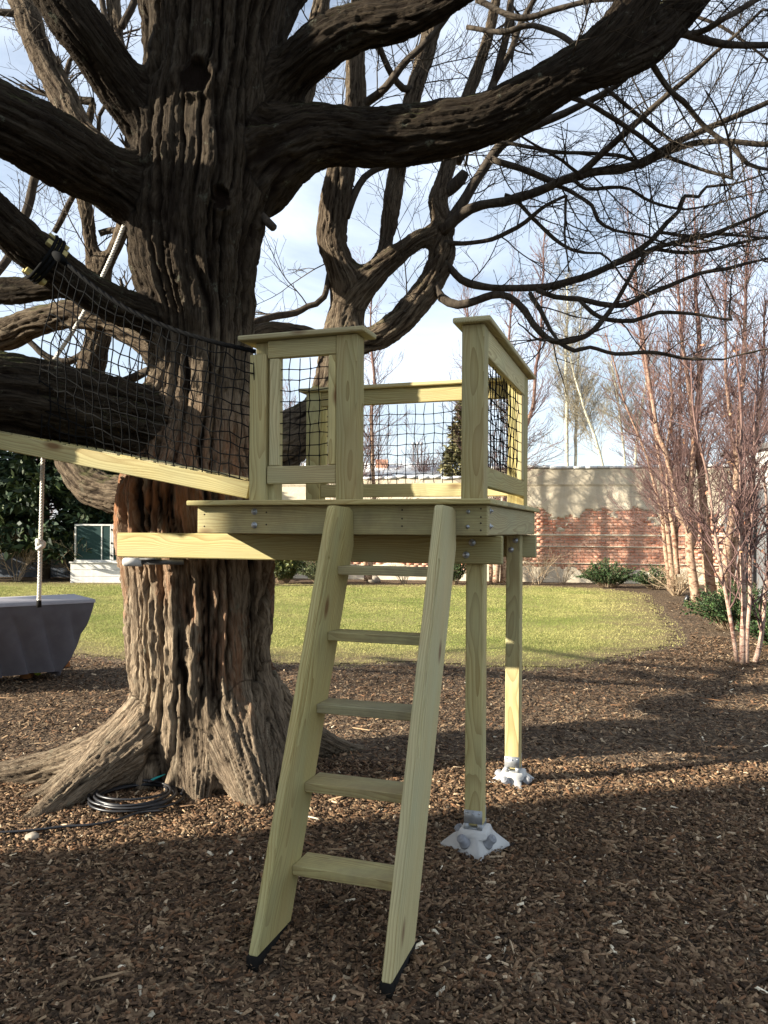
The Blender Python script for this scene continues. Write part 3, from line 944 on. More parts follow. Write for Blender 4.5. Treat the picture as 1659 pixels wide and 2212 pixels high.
vb = bid[:, 0].copy()
names = []
idmap = {}
for k, (nm, P, r) in enumerate(paths):
    if nm not in names:
        names.append(nm)
    idmap[k] = names.index(nm)
vid = np.array([idmap[k] for k in range(len(paths))])[vb]
fid = np.max(vid[FV], axis=1)
maple_parts = {}
for k, nm in enumerate(names):
    fs = FV[fid == k]
    if not len(fs):
        continue
    used, inv = np.unique(fs.ravel(), return_inverse=True)
    me = np_mesh('trunk' if nm == 'trunk' else 'limb', V[used] - shift, inv.reshape(-1, 4), None, True)
    a_ = me.attributes.new('bark', 'FLOAT_VECTOR', 'POINT')
    a_.data.foreach_set('vector', coords[used, 0].astype(np.float32).ravel())
    a_ = me.attributes.new('ridge', 'FLOAT', 'POINT')
    a_.data.foreach_set('value', G_[used].astype(np.float32))
    a_ = me.attributes.new('lit_tone', 'FLOAT', 'POINT')
    a_.data.foreach_set('value', lit_tone[used].astype(np.float32))
    a_ = me.attributes.new('red', 'FLOAT', 'POINT')
    a_.data.foreach_set('value', red[used].astype(np.float32))
    try:
        me.normals_split_custom_set_from_vertices(Nn[used].astype(np.float32).tolist() if False else [tuple(x) for x in Nn[used]])
    except Exception as ex:
        print('normals', ex)
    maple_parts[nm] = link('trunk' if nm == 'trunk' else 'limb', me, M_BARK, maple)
for p, n_, xa, ya, ra, rb, u, v in KN:
    m_ = MB()
    K = 26
    an = np.arange(K) * 2 * math.pi / K
    rings = []
    for f, hh in ((0.98, -0.040), (0.93, -0.024), (0.72, -0.026), (0.45, -0.030), (0.2, -0.038)):
        wr = 1 + 0.16 * pnoise(np.stack([np.cos(an) * 1.6, np.sin(an) * 1.6, an * 0 + u], -1)) * 2
        rings.append(p + n_ * hh + (0.006 * pnoise(np.stack([np.cos(an) * 5 + f * 9, np.sin(an) * 5, an * 0 + v], -1)))[:, None] * n_ + (np.cos(an) * ra * f * wr)[:, None] * xa + (np.sin(an) * rb * f * wr)[:, None] * ya)
    VV = np.vstack(rings + [p - n_ * 0.05])
    QQ = [[a * K + i, a * K + (i + 1) % K, (a + 1) * K + (i + 1) % K, (a + 1) * K + i] for a in range(len(rings) - 1) for i in range(K)]
    TT = [[(len(rings) - 1) * K + i, (len(rings) - 1) * K + (i + 1) % K, len(VV) - 1] for i in range(K)]
    m_.add(VV - shift, QQ, TT)
    m_.obj('knot_hole', M_KNOT, maple, True)
print('maple body', nv, round(time.time() - T0, 1))


def rot_dir(d, ang, az):
    d = Vector(d).normalized()
    a = d.orthogonal().normalized()
    a = Quaternion(d, az) @ a
    return (Quaternion(a, ang) @ d)


def grow(mb, p, d, L, r, lvl, cfg, rg):
    """one twig and, below it, its side twigs"""
    n = max(3, min(9, int(L / cfg['seg'])))
    P = [np.array(p)]
    d = np.array(d, float)
    st = L / n
    wob, trop = cfg['wob'], cfg['trop']
    for i in range(n):
        d = d + rg.normal(size=3) * wob + np.array([0, 0, trop * (i + 1) / n])
        d /= np.linalg.norm(d)
        P.append(P[-1] + d * st)
    P = np.array(P)
    R = np.linspace(r, max(cfg['rmin'], r * cfg['taper']), n + 1)
    mb.tube(P, R, 5 if r > 0.008 else 3, cap=False)
    if lvl >= cfg['levels']:
        return
    m = cfg['kids'][lvl]
    m = int(m * L / cfg['lref'][lvl] + rg.random())
    for k in range(m):
        t = cfg['t0'] + (1 - cfg['t0']) * (k + rg.random()) / m
        i = min(int(t * n), n - 1)
        f = t * n - i
        q = P[i] * (1 - f) + P[i + 1] * f
        dd = P[i + 1] - P[i]
        a = math.radians(cfg['ang'] + rg.normal() * 10)
        nd_ = np.array(rot_dir(dd, a, rg.random() * 6.283)) + np.array([0, 0, cfg.get('up', 0)])
        grow(mb, q, nd_, L * cfg['ratio'] * (1.15 - 0.6 * t) * (0.6 + 0.7 * rg.random()), max(cfg['rmin'], R[i] * cfg['rr']), lvl + 1, cfg, rg)


# traced branches (thin), with unseen ones added for shade: each a part
BR = [
    [(965, 490, 6.1, 16), (1000, 435, 6.1, 14), (1040, 370, 6.1, 12), (1075, 320, 6.1, 13), (1110, 292, 6.0, 13), (1180, 262, 5.9, 11), (1245, 233, 5.8, 9), (1350, 170, 5.7, 6), (1450, 60, 5.6, 4)],
    [(962, 418, 6.2, 13), (978, 404, 6.17, 16), (996, 386, 6.15, 17), (1006, 372, 6.14, 12)],
    [(990, 350, 6.3, 11), (1030, 260, 6.35, 11), (1065, 180, 6.4, 11), (1095, 70, 6.4, 10), (1110, -60, 6.5, 8)],
    [(1065, 182, 6.4, 9), (1100, 120, 6.3, 9), (1125, 50, 6.3, 8), (1165, -20, 6.2, 7)],
    [(955, 500, 6.1, 15), (1000, 462, 6.05, 14), (1040, 444, 6.0, 13), (1130, 425, 5.9, 12), (1255, 377, 5.75, 12), (1370, 358, 5.65, 11), (1470, 305, 5.55, 9), (1580, 255, 5.45, 8), (1659, 222, 5.4, 7), (1800, 150, 5.3, 4)],
    [(1060, 343, 6.0, 9), (1140, 370, 5.95, 9), (1200, 394, 5.85, 8), (1260, 385, 5.75, 5)],
    [(1380, 360, 5.65, 8), (1475, 315, 5.6, 8), (1550, 305, 5.5, 7), (1659, 312, 5.4, 7), (1800, 300, 5.3, 5)],
    [(955, 560, 6.1, 9), (985, 592, 6.1, 9), (1014, 612, 6.05, 10), (1080, 622, 5.95, 9), (1180, 620, 5.85, 10), (1260, 599, 5.75, 9), (1321, 573, 5.7, 8), (1368, 548, 5.65, 8), (1404, 523, 5.6, 7), (1440, 480, 5.55, 6), (1465, 455, 5.5, 6), (1479, 422, 5.5, 5), (1508, 426, 5.5, 4), (1526, 404, 5.5, 4), (1584, 397, 5.45, 3), (1659, 372, 5.4, 2)],
    [(1321, 573, 5.7, 7), (1407, 539, 5.6, 7), (1458, 523, 5.55, 6), (1530, 509, 5.5, 6), (1584, 487, 5.45, 5), (1659, 455, 5.4, 4), (1760, 420, 5.3, 3)],
    [(1407, 539, 5.6, 5), (1476, 545, 5.6, 5), (1548, 537, 5.5, 5), (1602, 523, 5.5, 4), (1700, 505, 5.4, 3)],
    [(1422, 501, 5.6, 4), (1483, 510, 5.6, 5), (1548, 505, 5.5, 4), (1659, 516, 5.4, 3)],
    [(945, 590, 6.1, 11), (940, 612, 6.1, 11), (955, 642, 6.05, 12), (990, 659, 6.0, 11), (1030, 650, 5.95, 11), (1062, 637, 5.9, 10), (1098, 640, 5.85, 9), (1134, 671, 5.8, 9), (1152, 702, 5.75, 9), (1180, 730, 5.7, 8), (1213, 740, 5.7, 8), (1267, 727, 5.65, 7), (1299, 696, 5.6, 7), (1321, 665, 5.6, 6), (1343, 629, 5.55, 6), (1375, 574, 5.5, 5), (1400, 545, 5.5, 4)],
    [(1205, 738, 5.7, 6), (1240, 757, 5.7, 6), (1275, 750, 5.65, 5), (1330, 765, 5.6, 5), (1400, 760, 5.6, 5), (1476, 773, 5.5, 4), (1560, 778, 5.5, 3)],
    [(1145, 632, 5.85, 6), (1170, 674, 5.8, 6), (1188, 710, 5.75, 5), (1206, 738, 5.7, 4)],
    [(1160, 626, 5.85, 7), (1199, 642, 5.8, 7), (1249, 645, 5.75, 7), (1296, 656, 5.7, 7), (1346, 660, 5.65, 7), (1386, 642, 5.6, 6), (1440, 620, 5.6, 6), (1512, 591, 5.5, 5), (1566, 581, 5.5, 5), (1659, 560, 5.4, 3)],
    [(1249, 647, 5.75, 5), (1278, 674, 5.7, 6), (1314, 690, 5.7, 6), (1368, 692, 5.65, 6), (1422, 674, 5.6, 5), (1494, 678, 5.5, 4), (1580, 690, 5.5, 3)],
    [(1250, 377, 5.75, 9), (1314, 321, 5.6, 9), (1361, 278, 5.5, 9), (1404, 239, 5.45, 8), (1451, 199, 5.4, 7), (1560, 100, 5.3, 5), (1650, 20, 5.2, 4)],
    [(1190, 200, 4.85, 7), (1274, 226, 5.15, 6), (1357, 278, 5.4, 6), (1422, 325, 5.5, 5), (1476, 352, 5.5, 5), (1580, 385, 5.4, 4)],
    [(1385, 105, 4.88, 9), (1447, 196, 5.1, 7), (1476, 220, 5.2, 7), (1530, 282, 5.3, 6), (1584, 318, 5.3, 6), (1616, 354, 5.3, 5), (1659, 366, 5.3, 4)],
    [(1070, 305, 6.0, 5), (1109, 311, 6.0, 5), (1191, 327, 5.9, 5), (1278, 332, 5.8, 5), (1343, 336, 5.7, 5), (1382, 356, 5.65, 4)],
    [(1200, 400, 5.85, 6), (1230, 412, 5.8, 5), (1278, 444, 5.75, 5), (1292, 476, 5.7, 5), (1328, 498, 5.7, 4), (1390, 508, 5.6, 3)],
    [(1240, 388, 5.75, 5), (1267, 408, 5.75, 5), (1314, 404, 5.7, 5), (1361, 408, 5.65, 4), (1407, 437, 5.6, 4), (1480, 452, 5.5, 3)],
    [(1090, 420, 5.95, 5), (1116, 433, 5.95, 5), (1181, 501, 5.9, 5), (1242, 541, 5.8, 4), (1296, 546, 5.75, 3)],
    [(960, 525, 6.1, 8), (1000, 526, 6.05, 6), (1062, 516, 6.0, 6), (1116, 491, 5.95, 6), (1170, 451, 5.85, 5), (1224, 422, 5.8, 4)],
    [(1440, 62, 4.9, 12), (1484, 75, 4.92, 10), (1560, 95, 4.95, 9), (1659, 96, 5.0, 8), (1800, 80, 4.9, 6)],
    [(1445, 75, 4.9, 9), (1510, 70, 4.9, 8), (1560, 42, 4.7, 8), (1640, -5, 4.8, 7), (1750, -80, 4.9, 5)],
    [(720, 545, 6.05, 7), (700, 640, 6.0, 8), (665, 660, 6.0, 8), (640, 675, 6.0, 9), (600, 682, 5.9, 9), (545, 695, 5.7, 9)],
    [(748, 470, 6.05, 10), (775, 400, 6.1, 9), (800, 372, 6.1, 9), (850, 355, 6.1, 7), (940, 345, 6.2, 6), (1010, 320, 6.2, 4)],
    [(770, 240, 6.05, 12), (800, 215, 6.0, 11), (830, 190, 5.9, 10), (880, 130, 5.8, 9), (950, 60, 5.7, 7), (1010, -30, 5.6, 5)],
    [(900, 190, 6.3, 12), (870, 190, 6.2, 9), (835, 140, 6.1, 8), (810, 70, 6.0, 7), (800, 0, 6.0, 6)],
    [(200, 880, 6.0, 14), (240, 838, 6.1, 13), (290, 815, 6.1, 12), (330, 795, 6.0, 10)],
    [(205, 745, 6.1, 10), (150, 780, 6.1, 10), (100, 770, 6.1, 9), (60, 735, 6.1, 7), (0, 700, 6.1, 6)],
    [(215, 505, 6.1, 9), (240, 497, 6.1, 9), (275, 500, 6.0, 8)],
    [(-60, 640, 6.5, 11), (20, 555, 6.6, 11), (52, 470, 6.7, 11), (78, 380, 6.7, 11), (92, 290, 6.7, 10), (130, 210, 6.7, 8), (150, 130, 6.7, 6)],
    [(60, 30, 5.85, 9), (20, 28, 5.8, 9), (-40, 20, 5.8, 8)],
    [(262, 60, 5.8, 9), (290, 0, 5.8, 9), (320, -80, 5.8, 7)],
    [(250, 100, 5.8, 8), (225, 30, 5.8, 8), (215, -40, 5.8, 7)],
    [(118, 500, 6.5, 7), (150, 440, 6.4, 8), (165, 410, 6.3, 7), (205, 330, 6.2, 6), (215, 250, 6.1, 5)],
    [(548, 455, 5.0, 14), (572, 475, 4.9, 12), (590, 492, 4.85, 11)],
    [(-300, 735, 5.6, 22), (-500, 800, 6.0, 22), (-800, 790, 6.5, 20), (-1200, 700, 7.0, 14)],  # these leftward limbs are unseen, added to broaden shade on the ground
    [(-400, 700, 5.65, 20), (-650, 560, 6.0, 20), (-1000, 520, 6.4, 18), (-1500, 400, 7.0, 12)],
    [(-300, 590, 4.9, 20), (-600, 620, 5.3, 22), (-1000, 640, 5.8, 18), (-1500, 560, 6.2, 14)],
    [(-1010, 640, 5.8, 16), (-1300, 720, 6.3, 15), (-1700, 690, 6.8, 12)],
    [(-700, 640, 5.5, 16), (-900, 430, 5.7, 16), (-1300, 250, 6.0, 12)],
    [(1010, 60, 6.0, 6), (1080, 70, 5.9, 7), (1150, 55, 5.8, 7), (1230, 90, 5.6, 7), (1300, 180, 5.5, 6), (1390, 260, 5.5, 5), (1460, 310, 5.5, 4)],
    [(1030, 0, 6.1, 8), (1120, 40, 6.0, 8), (1200, 20, 5.9, 7), (1300, 0, 5.8, 6), (1420, 10, 5.7, 5), (1560, 60, 5.6, 4), (1659, 130, 5.5, 3)],
]
shv = Vector(shift)
twig_src = []
for L in BR:
    R = resample(px(L), 0.06)
    P, r = R[:, :3], R[:, 3] * 0.84
    s_ = np.concatenate([[0], np.cumsum(np.linalg.norm(np.diff(P, axis=0), axis=1))])
    wob = np.stack([pnoise(np.stack([s_ * 4.5, s_ * 0 + len(twig_src), s_ * 0 + a], -1)) for a in (2.5, 7.5, 11.5)], -1)
    P = P + wob * 0.013
    r = r * (1 + 0.18 * pnoise(np.stack([s_ * 9, s_ * 0 + len(twig_src) * 2.1, s_ * 0], -1)))
    m_ = MB()
    m_.tube(P - shift, np.maximum(r, 0.003), 8)
    m_.obj('branch', M_TWIG, maple, True)
    twig_src.append((P, r) if L[0][0] not in (548, 962) else None)
for nm, P, r in paths:
    if nm in ('L5', 'L5B', 'L7', 'L7C', 'L8', 'TLA', 'TLA2', 'TL1', 'TL2', 'L12', 'L6', 'L4', 'L2C', 'L2B', 'L3', 'L2', 'L1', 'L13'):
        s0 = {'L5': 0.55, 'L5B': 0.5, 'L6': 0.7, 'L4': .7, 'L3': .75, 'L2': .75, 'L1': .8, 'L7': .55, 'L2B': .5, 'L2C': .6, 'L13': .5, 'L12': .55}.get(nm, 0.35)
        i0 = int(len(P) * s0)
        twig_src.append((P[i0:], r[i0:]))

cfgM = dict(seg=0.07, wob=0.095, trop=0.055, levels=3, kids=[7, 5, 2], lref=[0.7, 0.45, 0.3], t0=0.18, ang=48, ratio=0.52, rr=0.62, taper=0.40, rmin=0.0012, up=0.06)
rg = np.random.default_rng(21)
tw = MB()
for si, (P, r) in enumerate([t_ for t_ in twig_src if t_]):
    seglen = np.linalg.norm(np.diff(P, axis=0), axis=1)
    tot = seglen.sum()
    m = int(tot / 0.30 + rg.random())
    for k in range(m):
        i = rg.integers(1, len(P) - 1)
        d = P[i] - P[i - 1]
        dd = np.array(rot_dir(d, math.radians(52 + rg.normal() * 12), rg.random() * 6.283)) + np.array([0, 0, 0.15])
        L = (0.30 + 0.75 * rg.random()) * (1.0 if r[i] < 0.05 else 1.3)
        grow(tw, P[i] - shift, dd, L, min(0.0065, 0.35 * r[i] + 0.0012), 0, cfgM, rg)
    if r[-1] < 0.05:      # leader at the end
        grow(tw, P[-1] - shift, P[-1] - P[-2], 0.7, max(r[-1], 0.003), 0, cfgM, rg)
o = tw.obj('twigs', M_TWIG, maple)
o['kind'] = 'stuff'
print('twigs', tw.n, round(time.time() - T0, 1))



# ------------------------------------------------------------------ the platform (local axes: x along the front, y away from the camera)
TH, OX, OY = 0.3287, 0.462, 3.50
house_t = tag(empty('treehouse_platform', (OX, OY, 0), -TH), 'raised pine platform with netted railings bolted against the big maple trunk', 'treehouse')


def loc(P):
    """world point -> platform axes"""
    dx, dy = P[0] - OX, P[1] - OY
    return Vector((dx * math.cos(TH) - dy * math.sin(TH), dx * math.sin(TH) + dy * math.cos(TH), P[2]))


def wld(p):
    return Vector((OX + p[0] * math.cos(TH) + p[1] * math.sin(TH), OY - p[0] * math.sin(TH) + p[1] * math.cos(TH), p[2]))


ZT = 1.664
for i in range(11):
    w_ = 1.62 / 11
    j = 0.004 * (rng.random() - 0.5)
    board('deck_board', (-1.52 + j, 0.024 + j), (-0.06 + i * w_ + 0.003, -0.06 + (i + 1) * w_ - 0.003), (ZT, ZT + 0.025), M_WOOD, house_t, 0.004)
board('rim_joist', (-1.491, 0.0), (0, 0.038), (ZT - .14, ZT - 0.001), M_WOOD2, house_t)
board('rim_joist', (-0.04, -0.002), (0.040, 1.462), (ZT - .139, ZT - 0.002), M_WOOD, house_t)
board('rim_joist', (-1.491, 0.0), (1.464, 1.502), (ZT - .14, ZT - 0.001), M_WOOD, house_t)
board('rim_joist', (-1.489, -1.451), (0.040, 1.462), (ZT - .139, ZT - 0.002), M_WOOD, house_t)
for x_ in (-1.1, -0.74, -0.38):
    board('joist', (x_ - .019, x_ + .019), (0.040, 1.462), (ZT - .138, ZT - 0.003), M_WOOD, house_t)
board('beam', (-2.19, 0.018), (0.27, 0.308), (1.384, 1.5225), M_WOOD, house_t, 0.006)
board('beam', (-2.19, 0.027), (1.374, 1.412), (1.384, 1.5225), M_WOOD, house_t, 0.006)
board('post', (-.168, -.079), (.310, .399), (.100, 1.521), M_WOOD, house_t, 0.006)
board('post', (-.142, -.053), (1.284, 1.373), (.100, 1.521), M_WOOD, house_t, 0.006)


def bolt(x, y, z, axis=(0, -1, 0), r=0.016, parent=None, recess=False):
    m_ = MB()
    p = Vector((x, y, z))
    a = Vector(axis)
    if recess:
        m_.tube([p + a * 0.0008, p + a * 0.004], [r, r * 0.95], 18)
        m_.tube([p + a * 0.003, p + a * 0.006], [r * 0.55, r * 0.5], 14)
    else:
        m_.tube([p - a * 0.001, p + a * 0.003], [r, r], 18)
        m_.tube([p + a * 0.002, p + a * 0.010], [r * 0.6, r * 0.55], 6)
        m_.tube([p + a * 0.009, p + a * 0.014], [r * 0.3, r * 0.26], 8)
    return m_.obj('bolt', M_STEEL, parent or house_t)


for x_, z_ in ((-1.166, 1.634), (-1.166, 1.567)):
    bolt(x_, 0, z_)
for x_, z_ in ((-0.088, 1.632), (-0.09, 1.564)):
    bolt(x_, 0, z_, r=0.009)
for x_, z_ in ((-.128, 1.488), (-.158, 1.428)):
    bolt(x_, 0.27, z_, r=0.017, recess=True)
for x_, z_ in ((-.085, 1.488), (-.112, 1.432)):
    bolt(x_, 1.284, z_, r=0.017, recess=True)
for y_, z_ in ((0.075, 1.636), (0.072, 1.566)):
    bolt(-0.002, y_, z_, (1, 0, 0), 0.013)
M_SCREW = plain('dark screw', (0.05, 0.035, 0.025), None, 10, 0.6)
for x_, z_ in [(-0.03, z) for z in (1.548, 1.58, 1.607, 1.645)] + [(-.40, 1.64), (-.40, 1.60), (-.40, 1.565), (-1.1, 1.63), (-1.1, 1.57), (-1.45, 1.62), (-1.45, 1.56), (-.74, 1.63), (-.74, 1.56)]:
    m_ = MB()
    m_.tube([(x_, 0.001, z_), (x_, -0.0012, z_)], [0.0042, 0.0042], 8)
    m_.obj('screw', M_SCREW, house_t)


def net_panel(name, parent, x0, x1, z0, z1, y, cell, axis='x', rad=0.0026, jit=0.0032, seed=1):
    """square mesh cord net, slightly slack, knotted at the crossings"""
    r_ = np.random.default_rng(seed)
    nx_, nz_ = max(2, round((x1 - x0) / cell)), max(2, round((z1 - z0) / cell))
    X = np.linspace(x0, x1, nx_ + 1)
    Z = np.linspace(z0, z1, nz_ + 1)
    G = np.zeros((nx_ + 1, nz_ + 1, 3))
    for i in range(nx_ + 1):
        for j in range(nz_ + 1):
            ex = 0 if i in (0, nx_) else 1
            ez = 0 if j in (0, nz_) else 1
            a = X[i] + r_.normal() * jit * ex
            c = Z[j] + r_.normal() * jit * ez - 0.006 * ex * math.sin(math.pi * i / nx_)
            b = y + r_.normal() * 0.003
            G[i, j] = (a, b, c) if axis == 'x' else (b, a, c)
    m_ = MB()
    for i in range(nx_ + 1):
        if 0 < i < nx_:
            m_.tube(G[i], rad, 5, cap=False)
    for j in range(nz_ + 1):
        if 0 < j < nz_:
            m_.tube(G[:, j], rad, 5, cap=False)
    for i in range(1, nx_):
        for j in range(1, nz_):
            p = G[i, j]
            s_ = rad * 1.5
            m_.tube([p - [0, 0, s_ * 1.6], p, p + [0, 0, s_ * 1.6]], [s_ * .6, s_ * 1.25, s_ * .6], 5)
    return m_.obj(name, M_ROPE_BLACK, parent, True)


ZD = ZT + 0.025 + 0.0005
# front panel beside the ramp
fr = empty('front_railing', parent=house_t)
board('end_board', (-1.225, -1.133), (.050, .088), (ZD, 2.424), M_WOOD, fr)
board('post', (-1.212, -1.108), (.090, .192), (ZD, 2.489), M_WOOD, fr)
board('post', (-.753, -.647), (.045, .150), (ZD, 2.489), M_WOOD, fr)
board('top_rail', (-1.126, -.755), (.051, .087), (2.399, 2.488), M_WOOD, fr)
board('bottom_rail', (-1.126, -.755), (.051, .087), (1.772, 1.861), M_WOOD, fr)
board('stile', (-1.116, -1.062), (.053, .086), (1.863, 2.397), M_WOOD, fr)
board('stile', (-.798, -.757), (.053, .086), (1.863, 2.397), M_WOOD, fr)
board('cap', (-1.275, -.600), (.010, .200), (2.490, 2.516), M_WOOD, fr, 0.008, 2)
net_panel('net', fr, -1.062, -.798, 1.861, 2.399, .070, 0.055, seed=3)
# right-hand side
rr_ = empty('side_railing', parent=house_t)
board('post', (-.134, -.030), (.050, .154), (ZD, 2.489), M_WOOD, rr_)
board('post', (-.134, -.031), (1.270, 1.398), (ZD, 2.489), M_WOOD, rr_)
board('stile', (-.068, -.033), (1.19, 1.268), (1.848, 2.358), M_WOOD, rr_)
board('top_rail', (-.070, -.032), (.156, 1.268), (2.360, 2.488), M_WOOD, rr_)
board('bottom_rail', (-.070, -.032), (.156, 1.268), (1.752, 1.846), M_WOOD, rr_)
board('cap', (-.170, .006), (.012, 1.47), (2.490, 2.516), M_WOOD, rr_, 0.008, 2)
net_panel('net', rr_, .154, 1.19, 1.846, 2.360, -.052, 0.055, 'y', seed=4)
# back
br_ = empty('back_railing', parent=house_t)
board('post', (-1.513, -1.41), (1.362, 1.464), (ZD, 2.469), M_WOOD, br_)
board('stile', (-1.408, -1.37), (1.372, 1.408), (1.85, 2.367), M_WOOD, br_)
board('top_rail', (-1.408, -.136), (1.370, 1.408), (2.369, 2.468), M_WOOD, br_)
board('bottom_rail', (-1.408, -.136), (1.370, 1.408), (1.762, 1.848), M_WOOD, br_)
board('cap', (-1.56, -.174), (1.34, 1.475), (2.470, 2.496), M_WOOD, br_, 0.008, 2)
net_panel('net', br_, -1.37, -.136, 1.848, 2.369, 1.39, 0.062, seed=5)
# steel sleeve and dark bracket that carry the beam on the trunk
m_ = MB()
a = loc(at(268, 1214, 4.30))
m_.tube([a, a + Vector((0.006, 0.001, 0)), a + Vector((0.095, 0.03, 0))], [0.021, 0.024, 0.024], 18)
m_.obj('steel_sleeve', M_CONC, house_t)
m_ = MB()
m_.tube([a + Vector((0.09, 0.028, 0.0)), a + Vector((0.30, 0.12, 0.0))], [0.014, 0.014], 12)
m_.box(a + Vector((0.15, 0.03, 0.018)), (0.05, 0.03, 0.005))
m_.obj('steel_pin', M_TANB, house_t)

# ------------------------------------------------------------------ ladder
lad = tag(empty('ladder', (OX, OY, 0), -TH), 'five step pine ladder with routed hand grooves and black feet leaning on the platform', 'ladder')


def side_rail(sb, st, groove):
    """outline in the (y, z) plane, 38 mm thick; plumb cut where it meets the joist"""
    prof = [(-.978, .030), (-.705, .030), (-.012, 1.470), (-.012, 1.634), (-.055, 1.650), (-.235, 1.655), (-.25, 1.640)]
    bm = bmesh.new()
    fa, fb = [], []
    for y_, z_ in prof:
        k = (z_ - .03) / 1.62
        x0 = sb * (1 - k) + st * k
        fa.append(bm.verts.new((x0, y_, z_)))
        fb.append(bm.verts.new((x0 + .038, y_, z_)))
    n_ = len(prof)
    bm.faces.new(fa[::-1])
    bm.faces.new(fb)
    for i in range(n_):
        bm.faces.new((fa[i], fa[(i + 1) % n_], fb[(i + 1) % n_], fb[i]))
    bmesh.ops.recalc_face_normals(bm, faces=bm.faces)
    bmesh.ops.bevel(bm, geom=[e for e in bm.edges if len(e.link_faces) == 2], offset=0.004, segments=2, affect='EDGES')
    # the grain follows the rail: local x along its length
    dv = (Vector((0, -.25, 1.64)) - Vector((0, -.978, .03)))
    x = Vector(((st - sb), dv.y, dv.z)).normalized()
    y_ = Vector((1, 0, 0))
    y_ = (y_ - x * x.dot(y_)).normalized()
    z_ = x.cross(y_)
    M = Matrix((x, z_, -y_)).transposed().to_4x4()
    M.translation = ((sb + st) / 2, -.6, .8)
    bm.transform(M.inverted())
    me = bpy.data.meshes.new('side_rail')
    bm.to_mesh(me)
    bm.free()
    o = link('side_rail', me, M_WOOD, lad, M)
    # routed hand groove on the right-hand face
    g0, g1 = Vector(groove[0]), Vector(groove[1])
    cb = MB()
    ax = (g1 - g0).normalized()
    pts = [g0 - ax * 0.012, g0 - ax * 0.008, g0, g1, g1 + ax * 0.008, g1 + ax * 0.012]
    cb.tube(pts, [0.003, 0.010, 0.0145, 0.0145, 0.010, 0.003], 14)
    cu = cb.obj('cutter', None, lad)
    md = o.modifiers.new('b', 'BOOLEAN')
    md.operation, md.object, md.solver = 'DIFFERENCE', cu, 'EXACT'
    dg = bpy.context.evaluated_depsgraph_get()
    new = bpy.data.meshes.new_from_object(o.evaluated_get(dg))
    o.modifiers.clear()
    o.data = new
    o.data.name = 'side_rail'
    cm = cu.data
    bpy.data.objects.remove(cu)
    bpy.data.meshes.remove(cm)
    return o


def rail_x(s0, s1, z):
    return s0 + (s1 - s0) * (z - .03) / 1.62


LS, RS = (-.656, -.674), (-.156, -.180)
for S0 in (LS, RS):
    gz0, gz1 = 1.42, .70
    off_ = 0.036

    def gp(z):
        return (rail_x(*S0, z) + .038 + .002, -.978 + .452 * (z - .03) + off_, z)
    side_rail(*S0, (gp(gz0), gp(gz1)))
    m_ = MB()                                        # rubber foot
    x0 = S0[0]
    V8 = np.array([(x0 - .003, -.985, -.04), (x0 + .041, -.985, -.04), (x0 + .041, -.69, -.04), (x0 - .003, -.69, -.04),
                   (x0 - .003, -.985, .0295), (x0 + .041, -.985, .0295), (x0 + .041, -.69, .0295), (x0 - .003, -.69, .0295)])
    m_.add(V8, [[0, 3, 2, 1], [4, 5, 6, 7], [0, 1, 5, 4], [1, 2, 6, 5], [2, 3, 7, 6], [3, 0, 4, 7]])
    m_.obj('foot', M_RUBBER, lad)
for z_, y0, y1 in ((1.384, -.216, -.090), (1.105, -.335, -.215), (.818, -.455, -.318), (.528, -.577, -.430), (.241, -.694, -.553)):
    board('step', (rail_x(*LS, z_) + .0385, rail_x(*RS, z_) - .0005), (y0, y1), (z_ - .038, z_), M_WOOD2, lad, 0.003)

# ------------------------------------------------------------------ concrete footings
M_TAN = plain('weathered steel', (0.30, 0.31, 0.32), (0.42, 0.43, 0.43), 30, 0.5, 0.4, 0.05, 0.5)


